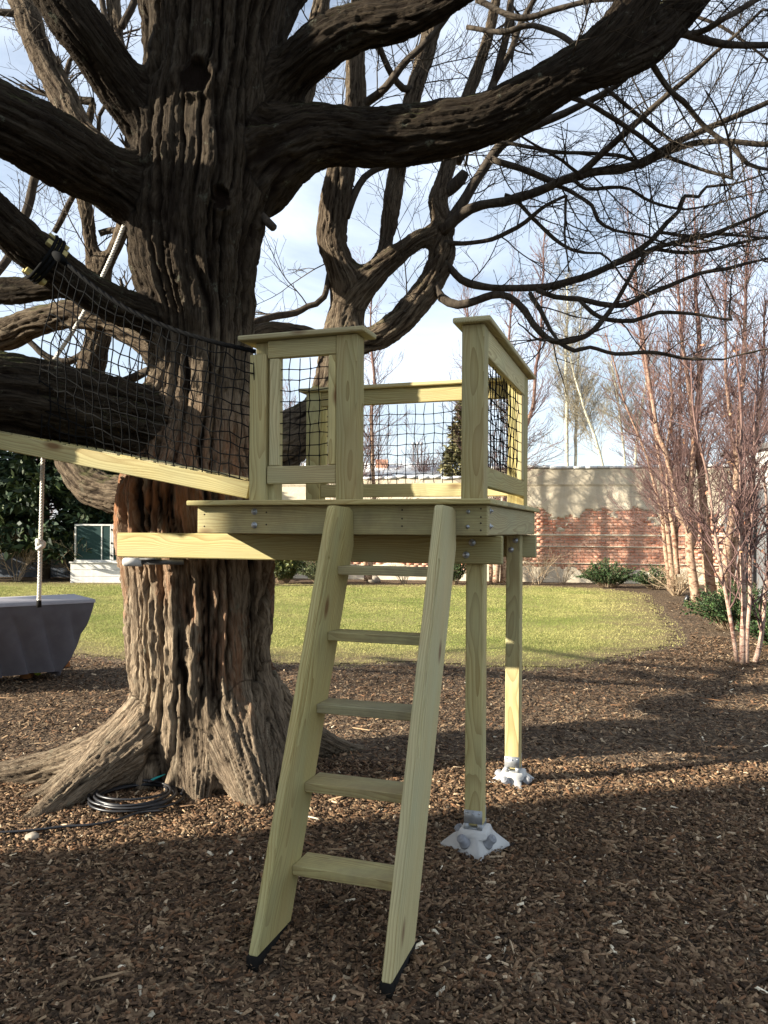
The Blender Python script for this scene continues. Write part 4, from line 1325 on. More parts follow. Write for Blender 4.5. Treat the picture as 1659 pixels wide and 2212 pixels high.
def footing(px_, py_, label, rz=0.0):
    c = wld((px_, py_, 0))
    t = tag(empty('concrete_footing', (c.x, c.y, 0), rz), label, 'footing', 'concrete pin footings under the platform posts')
    m_ = MB()
    rings = []
    a0 = -TH - rz
    K = 8

    def ring(rt, zt, rv, zv):
        return [Vector(((rt if k % 2 == 0 else rv) * math.cos(k * math.pi / 4 - math.pi / 2), (rt if k % 2 == 0 else rv) * math.sin(k * math.pi / 4 - math.pi / 2), zt if k % 2 == 0 else zv)) for k in range(K)]

    def sq(h, z):
        out = []
        for k in range(K):
            an = k * math.pi / 4 - math.pi / 2
            d = (h if k % 2 == 0 else h * 1.414)
            out.append(Vector((d * math.cos(an + a0), d * math.sin(an + a0), z)))
        return out
    rings = [sq(.060, .084), sq(.066, .079), sq(.072, .056), ring(.104, .054, .064, .026), ring(.170, .004, .086, -.004), ring(.182, -.06, .095, -.06)]
    VV = [v for r_ in rings for v in r_]
    QQ = [[a * K + i, (a + 1) * K + i, (a + 1) * K + (i + 1) % K, a * K + (i + 1) % K] for a in range(len(rings) - 1) for i in range(K)]
    QQ += [[0, 1, 2, 3], [0, 3, 4, 7], [4, 5, 6, 7]]
    m_.add(VV, QQ)
    m_.obj('concrete_head', M_CONC, t)
    for k in range(4):
        an = k * math.pi / 2 - math.pi / 4
        o_ = Vector((math.cos(an), math.sin(an), 0))
        a = (o_ * 0.72 + Vector((0, 0, 0.69))).normalized()
        p = o_ * .074 + Vector((0, 0, .020))
        m_ = MB()
        m_.tube([p, p + a * .004, p + a * .012, p + a * .013, p + a * .05, p + a * .054, p + a * .0545, p + a * .058], [.031, .031, .028, .0235, .0225, .0190, .012, .011], 20)
        m_.obj('pin_cap', M_CAP, t)
    m_ = MB()
    Rz = Matrix.Rotation(a0, 3, 'Z')
    for sx, sy in ((-.034, -.0475), (.034, -.0475), (-.034, .0475), (.034, .0475)):
        m_.box(Rz @ Vector((sx, sy, .099)), (.012, .004, .014), Rz)
    for sy in (-.0475, .0475):
        m_.box(Rz @ Vector((0, sy, .146)), (.045, .0018, .032), Rz)
    m_.box(Rz @ Vector((0, 0, .0885)), (.044, .049, .002), Rz)
    br = m_.obj('post_bracket', M_TAN, t)
    for dx, dz in ((-.033, .168), (0, .160), (.033, .165)):
        m_ = MB()
        p = Rz @ Vector((dx, -.049, dz))
        m_.tube([p, p + Rz @ Vector((0, -.005, 0))], [.005, .004], 6)
        m_.obj('bolt', M_STEEL, br)
    return t


footing(-.1235, .3545, 'white concrete footing with grey pin caps under the nearer shaded post')
footing(-.0975, 1.3285, 'sunlit white concrete footing with grey pin caps under the farther post', 0.12)

# ------------------------------------------------------------------ ramp, its net, the swing rope
rampA, rampB = at(-380, 877, 4.22), at(539, 1059, 4.02)
ramp = tag(empty('ramp', (0, 0, 0)), 'narrow pine ramp of short cross planks rising left from the platform', 'ramp')
dirR = (rampB - rampA).normalized()
back = Vector((math.sin(TH), math.cos(TH), 0))
back = (back - dirR * back.dot(dirR)).normalized()
upR = back.cross(dirR)
if upR.z < 0:
    upR = -upR
plank('stringer', rampA, rampB, 0.038, 0.088, upR, M_WOOD, ramp)
plank('stringer', rampA + back * 0.40, rampB + back * 0.40 - dirR * 0.05, 0.038, 0.088, upR, M_WOOD, ramp)
LR = (rampB - rampA).length
k = 0
x_ = 0.06
while x_ < LR - 0.1:
    w_ = 0.088
    c = rampA + dirR * (x_ + w_ / 2) + upR * (0.044 - 0.010) + back * 0.20
    plank('cross_plank', c - back * 0.179, c + back * 0.179, w_, 0.034, upR, M_WOOD2 if k % 3 == 0 else M_WOOD, ramp)
    x_ += w_ + 0.012
    k += 1

net = tag(empty('rope_net', (0, 0, 0)), 'black rope net hung from limb and post as a side guard along the ramp', 'net')
topc = [(131, 556, 4.10), (165, 588, 4.06), (210, 624, 4.03), (280, 670, 4.0), (370, 710, 3.98), (460, 738, 3.96), (552, 759, 3.94)]
botc = [(88, 948, 4.16), (200, 978, 4.13), (310, 1003, 4.10), (420, 1030, 4.07), (536, 1060, 4.05)]
TC = resample([(at(*p), 1) for p in topc], 0.02)[:, :3]
BC = resample([(at(*p), 1) for p in botc], 0.02)[:, :3]


def lerp_curve(C, t):
    f = t * (len(C) - 1)
    i = min(int(f), len(C) - 2)
    return C[i] + (C[i + 1] - C[i]) * (f - i)


NI, NJ = 23, 13
G = np.zeros((NI + 1, NJ + 1, 3))
rn = np.random.default_rng(8)
for i in range(NI + 1):
    for j in range(NJ + 1):
        t, s_ = i / NI, j / NJ
        p = lerp_curve(TC, t) * (1 - s_) + lerp_curve(BC, t ** 0.97) * s_
        belly = math.sin(math.pi * s_)
        G[i, j] = p + np.array([-.03 * belly * (1 - t), -.05 * belly * math.sin(math.pi * (0.2 + 0.6 * t)), 0]) + rn.normal(size=3) * [0.006, 0.006, 0.007] * (0.3 if j in (0, NJ) else 1)
m_ = MB()
for i in range(NI + 1):
    m_.tube(resample([(Vector(p), 1) for p in G[i]], 0.03)[:, :3], 0.0034, 5, cap=False)
for j in range(1, NJ + 1):
    m_.tube(G[:, j], 0.0034, 5, cap=False)
for i in range(NI + 1):
    for j in range(1, NJ):
        p = G[i, j]
        m_.tube([p - [0, 0, .006], p, p + [0, 0, .006]], [.002, .0046, .002], 5)
m_.obj('netting', M_ROPE_BLACK, net, True)
m_ = MB()
s_ = np.arange(len(TC))
for ph in (0, 2.1, 4.2):
    m_.tube(TC + np.stack([np.cos(s_ * 0.9 + ph) * 0, np.cos(s_ * .9 + ph) * .006, np.sin(s_ * .9 + ph) * .006], -1), 0.0075, 6)
m_.obj('top_rope', M_ROPE_BLACK, net, True)
# strap wound round the limb over four wooden blocks
L2 = [p for p in paths if p[0] == 'L2'][0]
uvL = (Vector(L2[1][len(L2[1]) // 2]))
cpos = at(108, 570, 4.36)
i_ = np.linalg.norm(L2[1] - np.array(cpos), axis=1).argmin()
tv = Vector(L2[1][i_ + 1] - L2[1][i_ - 1]).normalized()
rv = L2[2][i_] + 0.006
e1 = tv.cross(Vector((0, 0, 1))).normalized()
e2 = tv.cross(e1)
cc = Vector(L2[1][i_])
m_ = MB()
for w_ in range(3):
    an = np.linspace(0, 2 * math.pi, 49)[:-1]
    P_ = [cc + tv * (w_ - 1) * 0.022 + e1 * (rv + 0.012) * math.cos(a) + e2 * (rv + 0.012) * math.sin(a) for a in an]
    m_.tube(P_, 0.010, 6, closed=True)
m_.tube([at(118, 548, 4.12), at(128, 556, 4.08), at(140, 566, 4.07)], [0.016, 0.026, 0.016], 8)
m_.obj('rope_wrap', M_ROPE_BLACK, net, True)
for deg_ in (50, 95, 200, 245, 300, 345):
    a = math.radians(deg_)
    n_ = e1 * math.cos(a) + e2 * math.sin(a)
    plank('wood_block', cc + n_ * (rv - 0.004) - tv * 0.06, cc + n_ * (rv - 0.004) + tv * 0.06, 0.036, 0.026, n_, M_WOOD, net, 0.003)


def twisted_rope(name, P, r, mat, parent=None, pitch=0.055):
    P = np.array(P)
    s_ = np.concatenate([[0], np.cumsum(np.linalg.norm(np.diff(P, axis=0), axis=1))])
    T = np.gradient(P, axis=0)
    T /= np.linalg.norm(T, axis=1, keepdims=True)
    A = np.cross(T, [0.2, 1, 0.05])
    A /= np.linalg.norm(A, axis=1, keepdims=True)
    B = np.cross(T, A)
    m_ = MB()
    for ph in (0, 2.094, 4.189):
        a = s_ / pitch * 2 * math.pi + ph
        m_.tube(P + (np.cos(a)[:, None] * A + np.sin(a)[:, None] * B) * r * 0.52, r * 0.56, 7)
    return m_.obj(name, mat, parent, True)


rope = tag(empty('swing_rope', (0, 0, 0)), 'knotted white twisted rope hanging below the ramp in front of grey cover', 'rope')
DR = 4.85
pts = [at(268, 488, 4.80), at(240, 556, 4.85), at(200, 640, 4.95), at(160, 712, 5.0), at(115, 782, 5.02), at(92, 840, 5.0), at(90, 900, 4.92), at(95, 960, DR), at(92, 1010, DR), at(90, 1090, DR), at(88, 1160, DR), at(87, 1180, DR), at(86, 1240, DR), at(84, 1300, DR)]
twisted_rope('cord', resample([(p, 1) for p in pts], 0.008)[:, :3], 0.0135, M_ROPE_WHITE, rope)
kc = at(87.5, 1176, DR)
m_ = MB()
for ax_, (tilt, sc, dz) in enumerate(((0.5, .022, .016), (-0.5, .022, -.012), (1.2, .020, 0.0))):
    an = np.linspace(0, 2 * math.pi, 25)[:-1]
    Rm = Matrix.Rotation(tilt, 3, 'Y') @ Matrix.Rotation(0.4 * ax_, 3, 'X')
    P_ = [kc + Vector((0, 0, dz)) + Rm @ Vector((math.cos(a) * sc, math.sin(a) * sc, 0)) for a in an]
    m_.tube(P_, 0.0125, 8, closed=True)
m_.obj('knot', M_ROPE_WHITE, rope, True)
m_ = MB()
m_.tube([at(84, 1297, DR), at(84.5, 1312, DR)], [0.015, 0.0145], 10)
m_.obj('taped_end', M_RUBBER, rope)

# ------------------------------------------------------------------ coiled cable by the roots
cbl = tag(empty('cable_coil', (-1.40, 4.43, 0)), 'coiled black cable with teal tie lying on mulch between the roots', 'cable')
m_ = MB()
an = np.linspace(0, 2 * math.pi * 7, 7 * 48)
rc = 0.245 - 0.05 * (an / an.max()) + 0.022 * np.sin(an * 1.29) + 0.012 * np.sin(an * 0.37 + 1)
zc = 0.022 + 0.020 * (0.5 + 0.5 * np.sin(an * 0.618 + 0.6)) + 0.003 * an / 6.28
P_ = np.stack([rc * np.cos(an) * 1.0 + 0.02 * np.sin(an * .14), rc * np.sin(an) * .93 + 0.02 * np.cos(an * .17), zc], -1)
m_.tube(P_, 0.0072, 8)
m_.obj('coil', M_CABLE, cbl, True)
m_ = MB()
tl = [ground(*p, 0.02) - Vector((-1.40, 4.43, 0)) for p in ((352, 1752), (300, 1757), (255, 1772), (200, 1783), (140, 1787), (60, 1796), (-20, 1801), (-140, 1806))]
m_.tube(resample([(p, 1) for p in tl], 0.02)[:, :3] + [0, 0, 0.004], 0.0072, 8)
m_.obj('loose_end', M_CABLE, cbl, True)
m_ = MB()
for a in (1.2, 1.5, 1.75):
    p = Vector((0.05 + 0.12 * math.cos(a) * .4, 0.18, 0.055))
    m_.tube([p + Vector((-.03, -.06, .01 + .01 * a)), p + Vector((0, 0, .012)), p + Vector((.02, .03, 0))], [.009, .008, .007], 7)
m_.obj('plug', M_CABLE, cbl)
m_ = MB()
m_.tube([(0.03, 0.13, .07), (0.07, 0.16, .085), (0.12, 0.185, .10)], [.006, .007, .003], 6)
m_.obj('tie', M_TEAL, cbl)

# ------------------------------------------------------------------ covered table on the left, ball, blocks
P0 = Vector((-2.96, 8.04, 0))                        # top, right-hand front corner
fx = Vector((-.80, -.60, 0))
fy = Vector((-.60, .80, 0))
LXt, LYt, ZTt = 2.0, .78, .815
tbl = tag(empty('covered_table', P0), 'table under a draped grey cloth cover at left behind the hanging rope', 'covered table')
m_ = MB()
nc = 420
per = []
for k in range(nc):
    d = k / nc * 2 * (LXt + LYt)
    if d < LXt:
        q_ = fx * d
    elif d < LXt + LYt:
        q_ = fx * LXt + fy * (d - LXt)
    elif d < 2 * LXt + LYt:
        q_ = fx * (2 * LXt + LYt - d) + fy * LYt
    else:
        q_ = fy * (2 * (LXt + LYt) - d)
    per.append((q_, d))
ctr = fx * (LXt / 2 + 0.06) + fy * (LYt / 2 + 0.14)
nr = 40
VV = []
for r_ in range(nr + 1):
    s_ = r_ / nr
    for q_, d in per:
        ins = 0.40 * s_ ** 1.05
        p = q_ + (ctr - q_) * np.array([1, 1, 1]).max() * 0 + (ctr - q_).normalized() * ins * 0.85
        ph = d * 9.0 + s_ * 5.2
        ph2 = d * 21.0 + s_ * 7.0
        fold = 0.050 * min(1, s_ * 1.4) * (2 * abs(math.sin(d * 10.5 + s_ * 6.0 + .7 * math.sin(d * 2.1))) ** .7 - 1) * (0.6 + 0.4 * math.sin(d * 2.7 + 1)) + 0.008 * s_ * math.sin(ph2)
        nrm = (q_ - ctr).normalized()
        p = p + nrm * fold
        z = ZTt - 0.045 * min(1, s_ * 12) - (ZTt - 0.045 - 0.06) * s_ + 0.03 * s_ * math.sin(d * 3.1 + 1)
        VV.append(p + Vector((0, 0, z)))
QQ = [[a * nc + i, a * nc + (i + 1) % nc, (a + 1) * nc + (i + 1) % nc, (a + 1) * nc + i] for a in range(nr) for i in range(nc)]
m_.add(VV, QQ)
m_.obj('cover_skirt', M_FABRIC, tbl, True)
m_ = MB()
m_.add([q_ + (q_ - ctr).normalized() * 0.006 + Vector((0, 0, ZTt - .032)) for q_, d in per] + [q_ + Vector((0, 0, ZTt + 0.003)) for q_, d in per] + [ctr + Vector((0, 0, ZTt + 0.012))],
       [[i, (i + 1) % nc, nc + (i + 1) % nc, nc + i] for i in range(nc)], [[nc + i, nc + (i + 1) % nc, 2 * nc] for i in range(nc)])
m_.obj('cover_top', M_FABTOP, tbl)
for p in (fx * .55 + fy * .45, fx * 1.6 + fy * .45, fx * 1.0 + fy * .6):
    m_ = MB()
    m_.box(p + Vector((0, 0, .36)), (.05, .05, .36))
    m_.obj('leg', M_CEDAR, tbl)
b0 = ground(105, 1452)
cb_ = tag(link('cedar_block', bevel_box_mesh('cedar_block', .11, .09, .06, .004), M_CEDAR, None, Matrix.Translation((b0.x, b0.y + .05, .032)) @ Matrix.Rotation(.6, 4, 'Z')), 'small orange cedar block beside the ball under the cover edge', 'block', 'cedar blocks under the covered table')
b1 = ground(125, 1444)
cb2 = tag(link('cedar_block', bevel_box_mesh('cedar_block', .20, .09, .06, .004), M_CEDAR, None, Matrix.Translation((b1.x, b1.y + .05, .034)) @ Matrix.Rotation(.55, 4, 'Z')), 'longer orange cedar block under the right end of the cover', 'block', 'cedar blocks under the covered table')
b2 = ground(81, 1461)
bm = bmesh.new()
bmesh.ops.create_uvsphere(bm, u_segments=20, v_segments=14, radius=.034)
me = bpy.data.meshes.new('tennis_ball')
bm.to_mesh(me)
bm.free()
me.polygons.foreach_set('use_smooth', [True] * len(me.polygons))
tag(link('tennis_ball', me, M_BALL, None, Matrix.Translation((b2.x, b2.y, .038))), 'yellow green tennis ball on mulch under the grey cover', 'ball')
print('platform', round(time.time() - T0, 1))

# ------------------------------------------------------------------ brick wall at the back
wall = tag(empty('brick_wall', (3.0, 24.0, 0), math.radians(-8)), 'old red brick boundary wall with patchy grey stucco and white flashing along its top', 'wall')
WX0, WX1, WY = -7.0, 10.2, 23.6
wsh = np.array([3.0, 23.6, 0.0])


def wall_top(x):
    return 3.45 if x > 2.9 else 3.16


m_ = MB()
m_.box(((WX0 + 2.9) / 2 - 3, 0.19, 1.57), ((2.9 - WX0) / 2, 0.18, 1.57 + 0.02))
m_.box(((WX1 + 2.902) / 2 - 3, 0.19, 1.715), ((WX1 - 2.902) / 2, 0.18, 1.715 + 0.02))
m_.obj('mortar_core', M_MORTAR, wall)


def stucco_mask(x, z):
    """> 0 where stucco still covers the bricks"""
    x, z = np.atleast_1d(x).astype(float), np.atleast_1d(z).astype(float)
    n = pnoise(np.stack([x * 0.75, z * 1.5, x * 0 + 4.2], -1)) * 1.5 + pnoise(np.stack([x * 3.1, z * 4.5, x * 0 + 8.2], -1)) * 0.7 + pnoise(np.stack([x * 9, z * 13, x * 0 + 1.2], -1)) * 0.3
    base = np.interp(z, [0, .25, .45, .6, 1.0, 1.1, 1.42, 1.5, 1.75, 2.1, 2.5, 2.75, 3.5], [.5, .35, .1, -.55, -.65, -1.1, -1.1, -.35, 0.0, .12, .5, 1.1, 2.0])
    m = base + n * 0.62
    led = np.maximum.reduce([0.6 - np.abs(z - zl) / 0.035 for zl in (.57, 1.08, 1.43)])
    return np.where(led > 0, 1.0, m), led


bw, bh, cw, chh = .226, .075, .240, .0895
BL = []
row = 0
z = 0.02
while z < 3.0:
    x = WX0 - (cw / 2 if row % 2 else 0)
    while x < WX1:
        x += cw
        BL.append((x + rng.normal() * 0.003, z + bh / 2 + rng.normal() * 0.002))
    z += chh
    row += 1
BL = np.array(BL)
ms, _ = stucco_mask(BL[:, 0], BL[:, 1])
sel = (ms < 0.12) & (BL[:, 0] < WX1 - .1)
BL, ms = BL[sel], ms[sel]
vis = (BL[:, 0] > 4.9) & (BL[:, 0] < 9.3) & (BL[:, 1] > 0.1) & (BL[:, 1] < 2.6) & (ms < 0.02)
rank = np.argsort(-(vis * 10 + rng.random(len(BL))))
one = [bevel_box_mesh('brick', bw, .06, bh, .006) for _ in range(3)]
for me in one:
    me.materials.append(M_BRICK)
for k in rank[:300]:
    o = bpy.data.objects.new('brick', one[k % 3])
    COL.objects.link(o)
    o.parent = wall
    o.location = (BL[k, 0] - 3, 0.008 + rng.random() * 0.012, BL[k, 1])
    o.rotation_euler = (rng.normal() * .02, rng.normal() * .012, rng.normal() * .03)
    o.scale = (1, 1, 0.96 + 0.08 * rng.random())
m_ = MB()
for k in rank[300:]:
    m_.box((BL[k, 0] - 3, 0.012 + rng.random() * 0.012, BL[k, 1]), (bw / 2, .03, bh / 2))
o = m_.obj('bricks', M_BRICK, wall)
o['kind'] = 'stuff'
# stucco: a rough skin standing 2-4 cm proud where it survives
sx, sz = np.arange(WX0, WX1, 0.045), np.arange(0.0, 3.5, 0.03)
SX, SZ = np.meshgrid(sx, sz, indexing='ij')
mk, led = stucco_mask(SX.ravel(), SZ.ravel())
tops = np.where(SX.ravel() > 2.9, 3.44, 3.15)
yy = -(0.026 + 0.012 * np.clip(mk, 0, 1) + 0.014 * pnoise(np.stack([SX.ravel() * 4, SZ.ravel() * 4, SX.ravel() * 0 + 2], -1)) + 0.05 * np.clip(led, 0, 1) + 0.03 * (SZ.ravel() > 2.93))
yy = np.where(mk < 0.10, 0.02, yy)
nx, nz_ = len(sx), len(sz)
ii, jj = np.meshgrid(np.arange(nx - 1), np.arange(nz_ - 1), indexing='ij')
q0 = (ii * nz_ + jj).ravel()
qs = np.stack([q0, q0 + nz_, q0 + nz_ + 1, q0 + 1], -1)
okq = (mk[qs].max(1) > 0.0) & (SZ.ravel()[qs].max(1) <= tops[qs].min(1))
me = np_mesh('stucco', np.stack([SX.ravel() - 3, yy, SZ.ravel()], -1), qs[okq], None, True)
link('stucco', me, M_STUCCO, wall)
m_ = MB()
for xa, xb, zz in ((WX0, 2.88, 3.16), (2.92, WX1, 3.45)):
    xs = np.arange(xa, xb, 0.35)
    for a in xs:
        dz = 0.018 * rng.normal()
        m_.box((a + 0.175 - 3, 0.15, zz + 0.03 + dz), (0.177, 0.26, 0.035))
m_.obj('coping', M_WHITE, wall)['kind'] = 'stuff'

# ------------------------------------------------------------------ fences
def fence(x0, y0, x1, y1, h, n, mat, label, bw=0.14):
    L = math.hypot(x1 - x0, y1 - y0)
    t = tag(empty('board_fence', (x0, y0, 0), math.atan2(y1 - y0, x1 - x0)), label, 'fence')
    me = None
    k = 0
    x = 0.0
    while x < L:
        if me is None:
            me = bevel_box_mesh('fence_board', bw - .006, .02, h, .003)
            me.materials.append(mat)
        o = bpy.data.objects.new('fence_board', me)
        COL.objects.link(o)
        o.parent = t
        o.location = (x + bw / 2, rng.normal() * .004, h / 2 - .01 + rng.normal() * .006)
        x += bw
    for zz in (0.35, h - 0.3):
        board('rail', (0, L), (.012, .055), (zz, zz + .09), mat, t)
    x = 0.0
    while x <= L + .01:
        board('post', (x - .05, x + .05), (.057, .155), (-.05, h + .05), mat, t)
        x += L / n
    return t


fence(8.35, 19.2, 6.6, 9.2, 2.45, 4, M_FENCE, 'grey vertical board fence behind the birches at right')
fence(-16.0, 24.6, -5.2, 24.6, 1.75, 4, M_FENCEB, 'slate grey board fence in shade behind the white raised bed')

# ------------------------------------------------------------------ white raised bed with screened frame
c = ground(152, 1259)
bed = tag(empty('raised_bed', (c.x, c.y, 0)), 'white planked raised bed topped by a frame of dark green mesh panels', 'raised bed')
BWd, BDp = 2.25, 1.1
for k in range(3):
    z0 = 0.0 + k * .185
    board('plank', (0, BWd), (0, .035), (z0 + .004, z0 + .181), M_WHITEWOOD, bed)
    board('plank', (0, .035), (.037, BDp), (z0 + .004, z0 + .181), M_WHITEWOOD, bed)
    board('plank', (BWd - .035, BWd), (.037, BDp), (z0 + .004, z0 + .181), M_WHITEWOOD, bed)
    board('plank', (.037, BWd - .037), (BDp - .035, BDp), (z0 + .004, z0 + .181), M_WHITEWOOD, bed)
board('rim', (-.03, BWd + .03), (-.03, .09), (.558, .598), M_WHITEWOOD, bed)
zf0, zf1 = .60, 1.66
fx0, fx1 = .10, BWd - .10
mid = (fx0 + fx1) / 2 + .03
for xa in (fx0, mid - .05, mid + .002, fx1 - .045):
    board('frame_upright', (xa, xa + .045), (.02, .06), (zf0 + .05, zf1 - .05), M_WHITEWOOD, bed)
for xa in (fx0 + .75,):
    board('frame_upright', (xa, xa + .03), (.025, .055), (zf0 + .05, zf1 - .05), M_WHITEWOOD, bed)
for zz in (zf0, zf1 - .048):
    board('frame_rail', (fx0, mid - .004), (.018, .062), (zz, zz + .048), M_WHITEWOOD, bed)
    board('frame_rail', (mid + .002, fx1), (.018, .062), (zz, zz + .048), M_WHITEWOOD, bed)
board('screen', (fx0 + .046, mid - .052), (.038, .042), (zf0 + .049, zf1 - .049), M_MESHG, bed, 0)
board('screen', (mid + .048, fx1 - .046), (.038, .042), (zf0 + .049, zf1 - .049), M_MESHG, bed, 0)
for xa in (fx0, fx1 - .045):
    board('frame_upright', (xa, xa + .045), (BDp - .06, BDp - .02), (zf0 + .05, zf1 - .002), M_WHITEWOOD, bed)
    board('frame_rail', (xa + .002, xa + .043), (.064, BDp - .02), (zf1 - .046, zf1 - .004), M_WHITEWOOD, bed)
board('screen', (fx0 + .046, fx1 - .046), (BDp - .045, BDp - .040), (zf0, zf1 - .05), M_MESHG, bed, 0)
for zz in (.75, 1.1, 1.48):
    board('hinge', (mid - .025, mid + .022), (.006, .017), (zz, zz + .05), M_RUBBER, bed, .002)

# ------------------------------------------------------------------ evergreens, shrubs
def leaves(P, dirs, L, Wd, rg, tint, dark=0.55):
    """narrow pointed needles/leaf sprays, two triangles each"""
    n = len(P)
    dirs = dirs / (np.linalg.norm(dirs, axis=1, keepdims=True) + 1e-9)
    a = np.cross(dirs, rg.normal(size=(n, 3)))
    a /= np.linalg.norm(a, axis=1, keepdims=True) + 1e-9
    l = (L * (0.6 + 0.8 * rg.random(n)))[:, None]
    w = (Wd * (0.6 + 0.8 * rg.random(n)))[:, None]
    V = np.stack([P, P + dirs * l * .45 + a * w, P + dirs * l, P + dirs * l * .5 - a * w], 1)
    Q = np.arange(n * 4).reshape(-1, 4)
    c = np.array(tint)[rg.integers(0, len(tint), n)] * (dark + (1.5 - dark) * rg.random((n, 1)))
    return V.reshape(-1, 3), Q, c


GREEN = [(.030, .062, .018), (.045, .085, .026), (.07, .105, .035), (.022, .045, .016)]
OLIVE = [(.12, .135, .035), (.085, .105, .03), (.16, .15, .05), (.06, .075, .025)]
DARKG = [(.018, .034, .014), (.03, .05, .018), (.05, .066, .02), (.012, .024, .01)]


def yew(name, x, y, rx, ry, h, n, label, tint, group=None, spread=0.75, L=.045, Wd=.012):
    """low evergreen: arching shoots clothed with needles"""
    rg = np.random.default_rng(int(abs(x * 100 + y * 10)))
    t = tag(empty(name, (x, y, 0)), label, 'shrub', group)
    st = MB()
    PP, DD = [], []
    for k in range(n):
        az = rg.random() * 6.283
        rr = rg.random() ** .5
        base = np.array([math.cos(az) * rx * .25 * rr, math.sin(az) * ry * .25 * rr, 0.02])
        tip = np.array([math.cos(az) * rx * rr, math.sin(az) * ry * rr, h * (1 - .55 * rr ** 2) * (.7 + .45 * rg.random())])
        m1 = base * .5 + tip * .5 + np.array([0, 0, h * .12])
        C = resample([(Vector(base), .006), (Vector(m1), .004), (Vector(tip), .002)], .05)
        st.tube(C[:, :3], np.maximum(C[:, 3], .0015), 3, cap=False)
        i0 = int(len(C) * .25)
        for i in range(i0, len(C) - 1):
            d = C[i + 1, :3] - C[i, :3]
            for q in range(7):
                PP.append(C[i, :3] + d * rg.random() + rg.normal(size=3) * .010)
                DD.append(d / np.linalg.norm(d) * spread + rg.normal(size=3) * .55)
    st.obj('stems', M_SHRUBTW, t)['kind'] = 'stuff'
    Vv, Q, c = leaves(np.array(PP), np.array(DD), L, Wd, rg, tint)
    me = np_mesh('foliage', Vv, Q, None, False, c)
    link('foliage', me, M_LEAF, t)['kind'] = 'stuff'
    return t


yew('yew_shrub', 6.15, 21.5, .95, .6, .75, 170, 'low dark green yew in front of the brick wall right of the posts', GREEN)
yew('yew_shrub', 7.25, 20.9, .7, .5, .6, 110, 'small ragged green yew between wall yew and birch trunks', GREEN)
yew('yew_shrub', 5.55, 12.4, .85, .7, .72, 190, 'spreading green yew at lawn edge under the birch clump', GREEN)
yew('yew_shrub', 5.25, 10.2, .65, .6, .62, 150, 'green yew cut by right frame edge beside the pale young birch', GREEN)
yew('yew_shrub', 1.95, 22.2, .55, .4, 1.0, 110, 'green yew seen between the ladder and the near post', GREEN)
yew('rhododendron', -2.9, 22.4, .75, .5, 1.05, 150, 'broad leaved green shrub just right of the trunk under the beam', OLIVE, None, .5, .075, .024)
yew('juniper_shrub', -1.75, 22.1, .75, .5, .85, 170, 'grey green feathery shrub against the left ladder rail', [(.10, .12, .05), (.14, .15, .07), (.07, .09, .035)])


def bare_shrub(x, y, h, n, label, rg, seg=.09, mat=None, group=None):
    t = tag(empty('bare_shrub', (x, y, 0)), label, 'shrub', group)
    m_ = MB()
    cfg = dict(seg=seg, wob=.16, trop=.05, levels=2, kids=[6, 3, 0], lref=[1.0, .5, .3], t0=.25, ang=34, ratio=.55, rr=.65, taper=.35, rmin=.003)
    for k in range(n):
        az = rg.random() * 6.283
        d = np.array([math.cos(az) * .7, math.sin(az) * .7, .9 + .6 * rg.random()])
        grow(m_, (math.cos(az) * .08, math.sin(az) * .08, 0), d, h * (.6 + .5 * rg.random()), .010, 0, cfg, rg)
    o = m_.obj('stems', mat or M_SHRUBTW, t)
    o['kind'] = 'stuff'
    return t


rs = np.random.default_rng(77)
for x, y, h, n, lab in ((4.45, 22.6, 1.1, 16, 'leafless tan shrub against the bricks just right of the far post'), (5.2, 22.9, .75, 9, 'thin leafless shrub against the brick wall left of the wall yew'),
                        (7.1, 19.0, .8, 38, 'tangle of dry tan stems around the birch trunk bases'), (7.75, 17.0, .7, 24, 'dry grassy stems beside the grey fence under the birches'),
                        (-10.6, 22.6, 1.5, 12, 'bare brown shrub in front of slate fence left of the rope'), (-8.9, 22.9, 1.4, 10, 'bare brown shrub between the hanging rope and raised bed'),
                        (.6, 22.5, .6, 14, 'low bare stems on bed behind the top ladder step')):
    bare_shrub(x, y, h, n, lab, rs)


def conifer(x, y, h, r, n, label, tint, name='conifer', cat='tree', z0=.3, pw=.75, L=.28, Wd=.05):
    rg = np.random.default_rng(int(abs(x * 31 + y * 7)) + 3)
    t = tag(empty(name, (x, y, 0)), label, cat)
    m_ = MB()
    m_.tube([(0, 0, -.1), (.02, .01, h * .5), (0, 0, h * .97)], [.16, .09, .02], 8)
    PP, DD = [], []
    nb = n // 60
    for k in range(nb):
        f = rg.random() ** .85
        z = z0 + (h - z0) * f
        az = rg.random() * 6.283
        R = r * (1 - f) ** pw * (.65 + .5 * rg.random())
        d = np.array([math.cos(az), math.sin(az), .25 - .35 * (1 - f)])
        tip = np.array([0, 0, z]) + d * R
        m_.tube([(0, 0, z - .1), tip], [.02, .006], 3, cap=False)
        for q in range(60):
            s = .2 + .8 * rg.random() ** .6
            p = np.array([0, 0, z]) + d * R * s + rg.normal(size=3) * np.array([.16, .16, .10]) * (.4 + R * .25)
            PP.append(p)
            DD.append(d + rg.normal(size=3) * .6 + np.array([0, 0, -.2]))
    m_.obj('trunk', M_TWIG, t)
    Vv, Q, c = leaves(np.array(PP), np.array(DD), L, Wd, rg, tint)
    link('crown', np_mesh('crown', Vv, Q, None, False, c), M_LEAF, t)
    return t


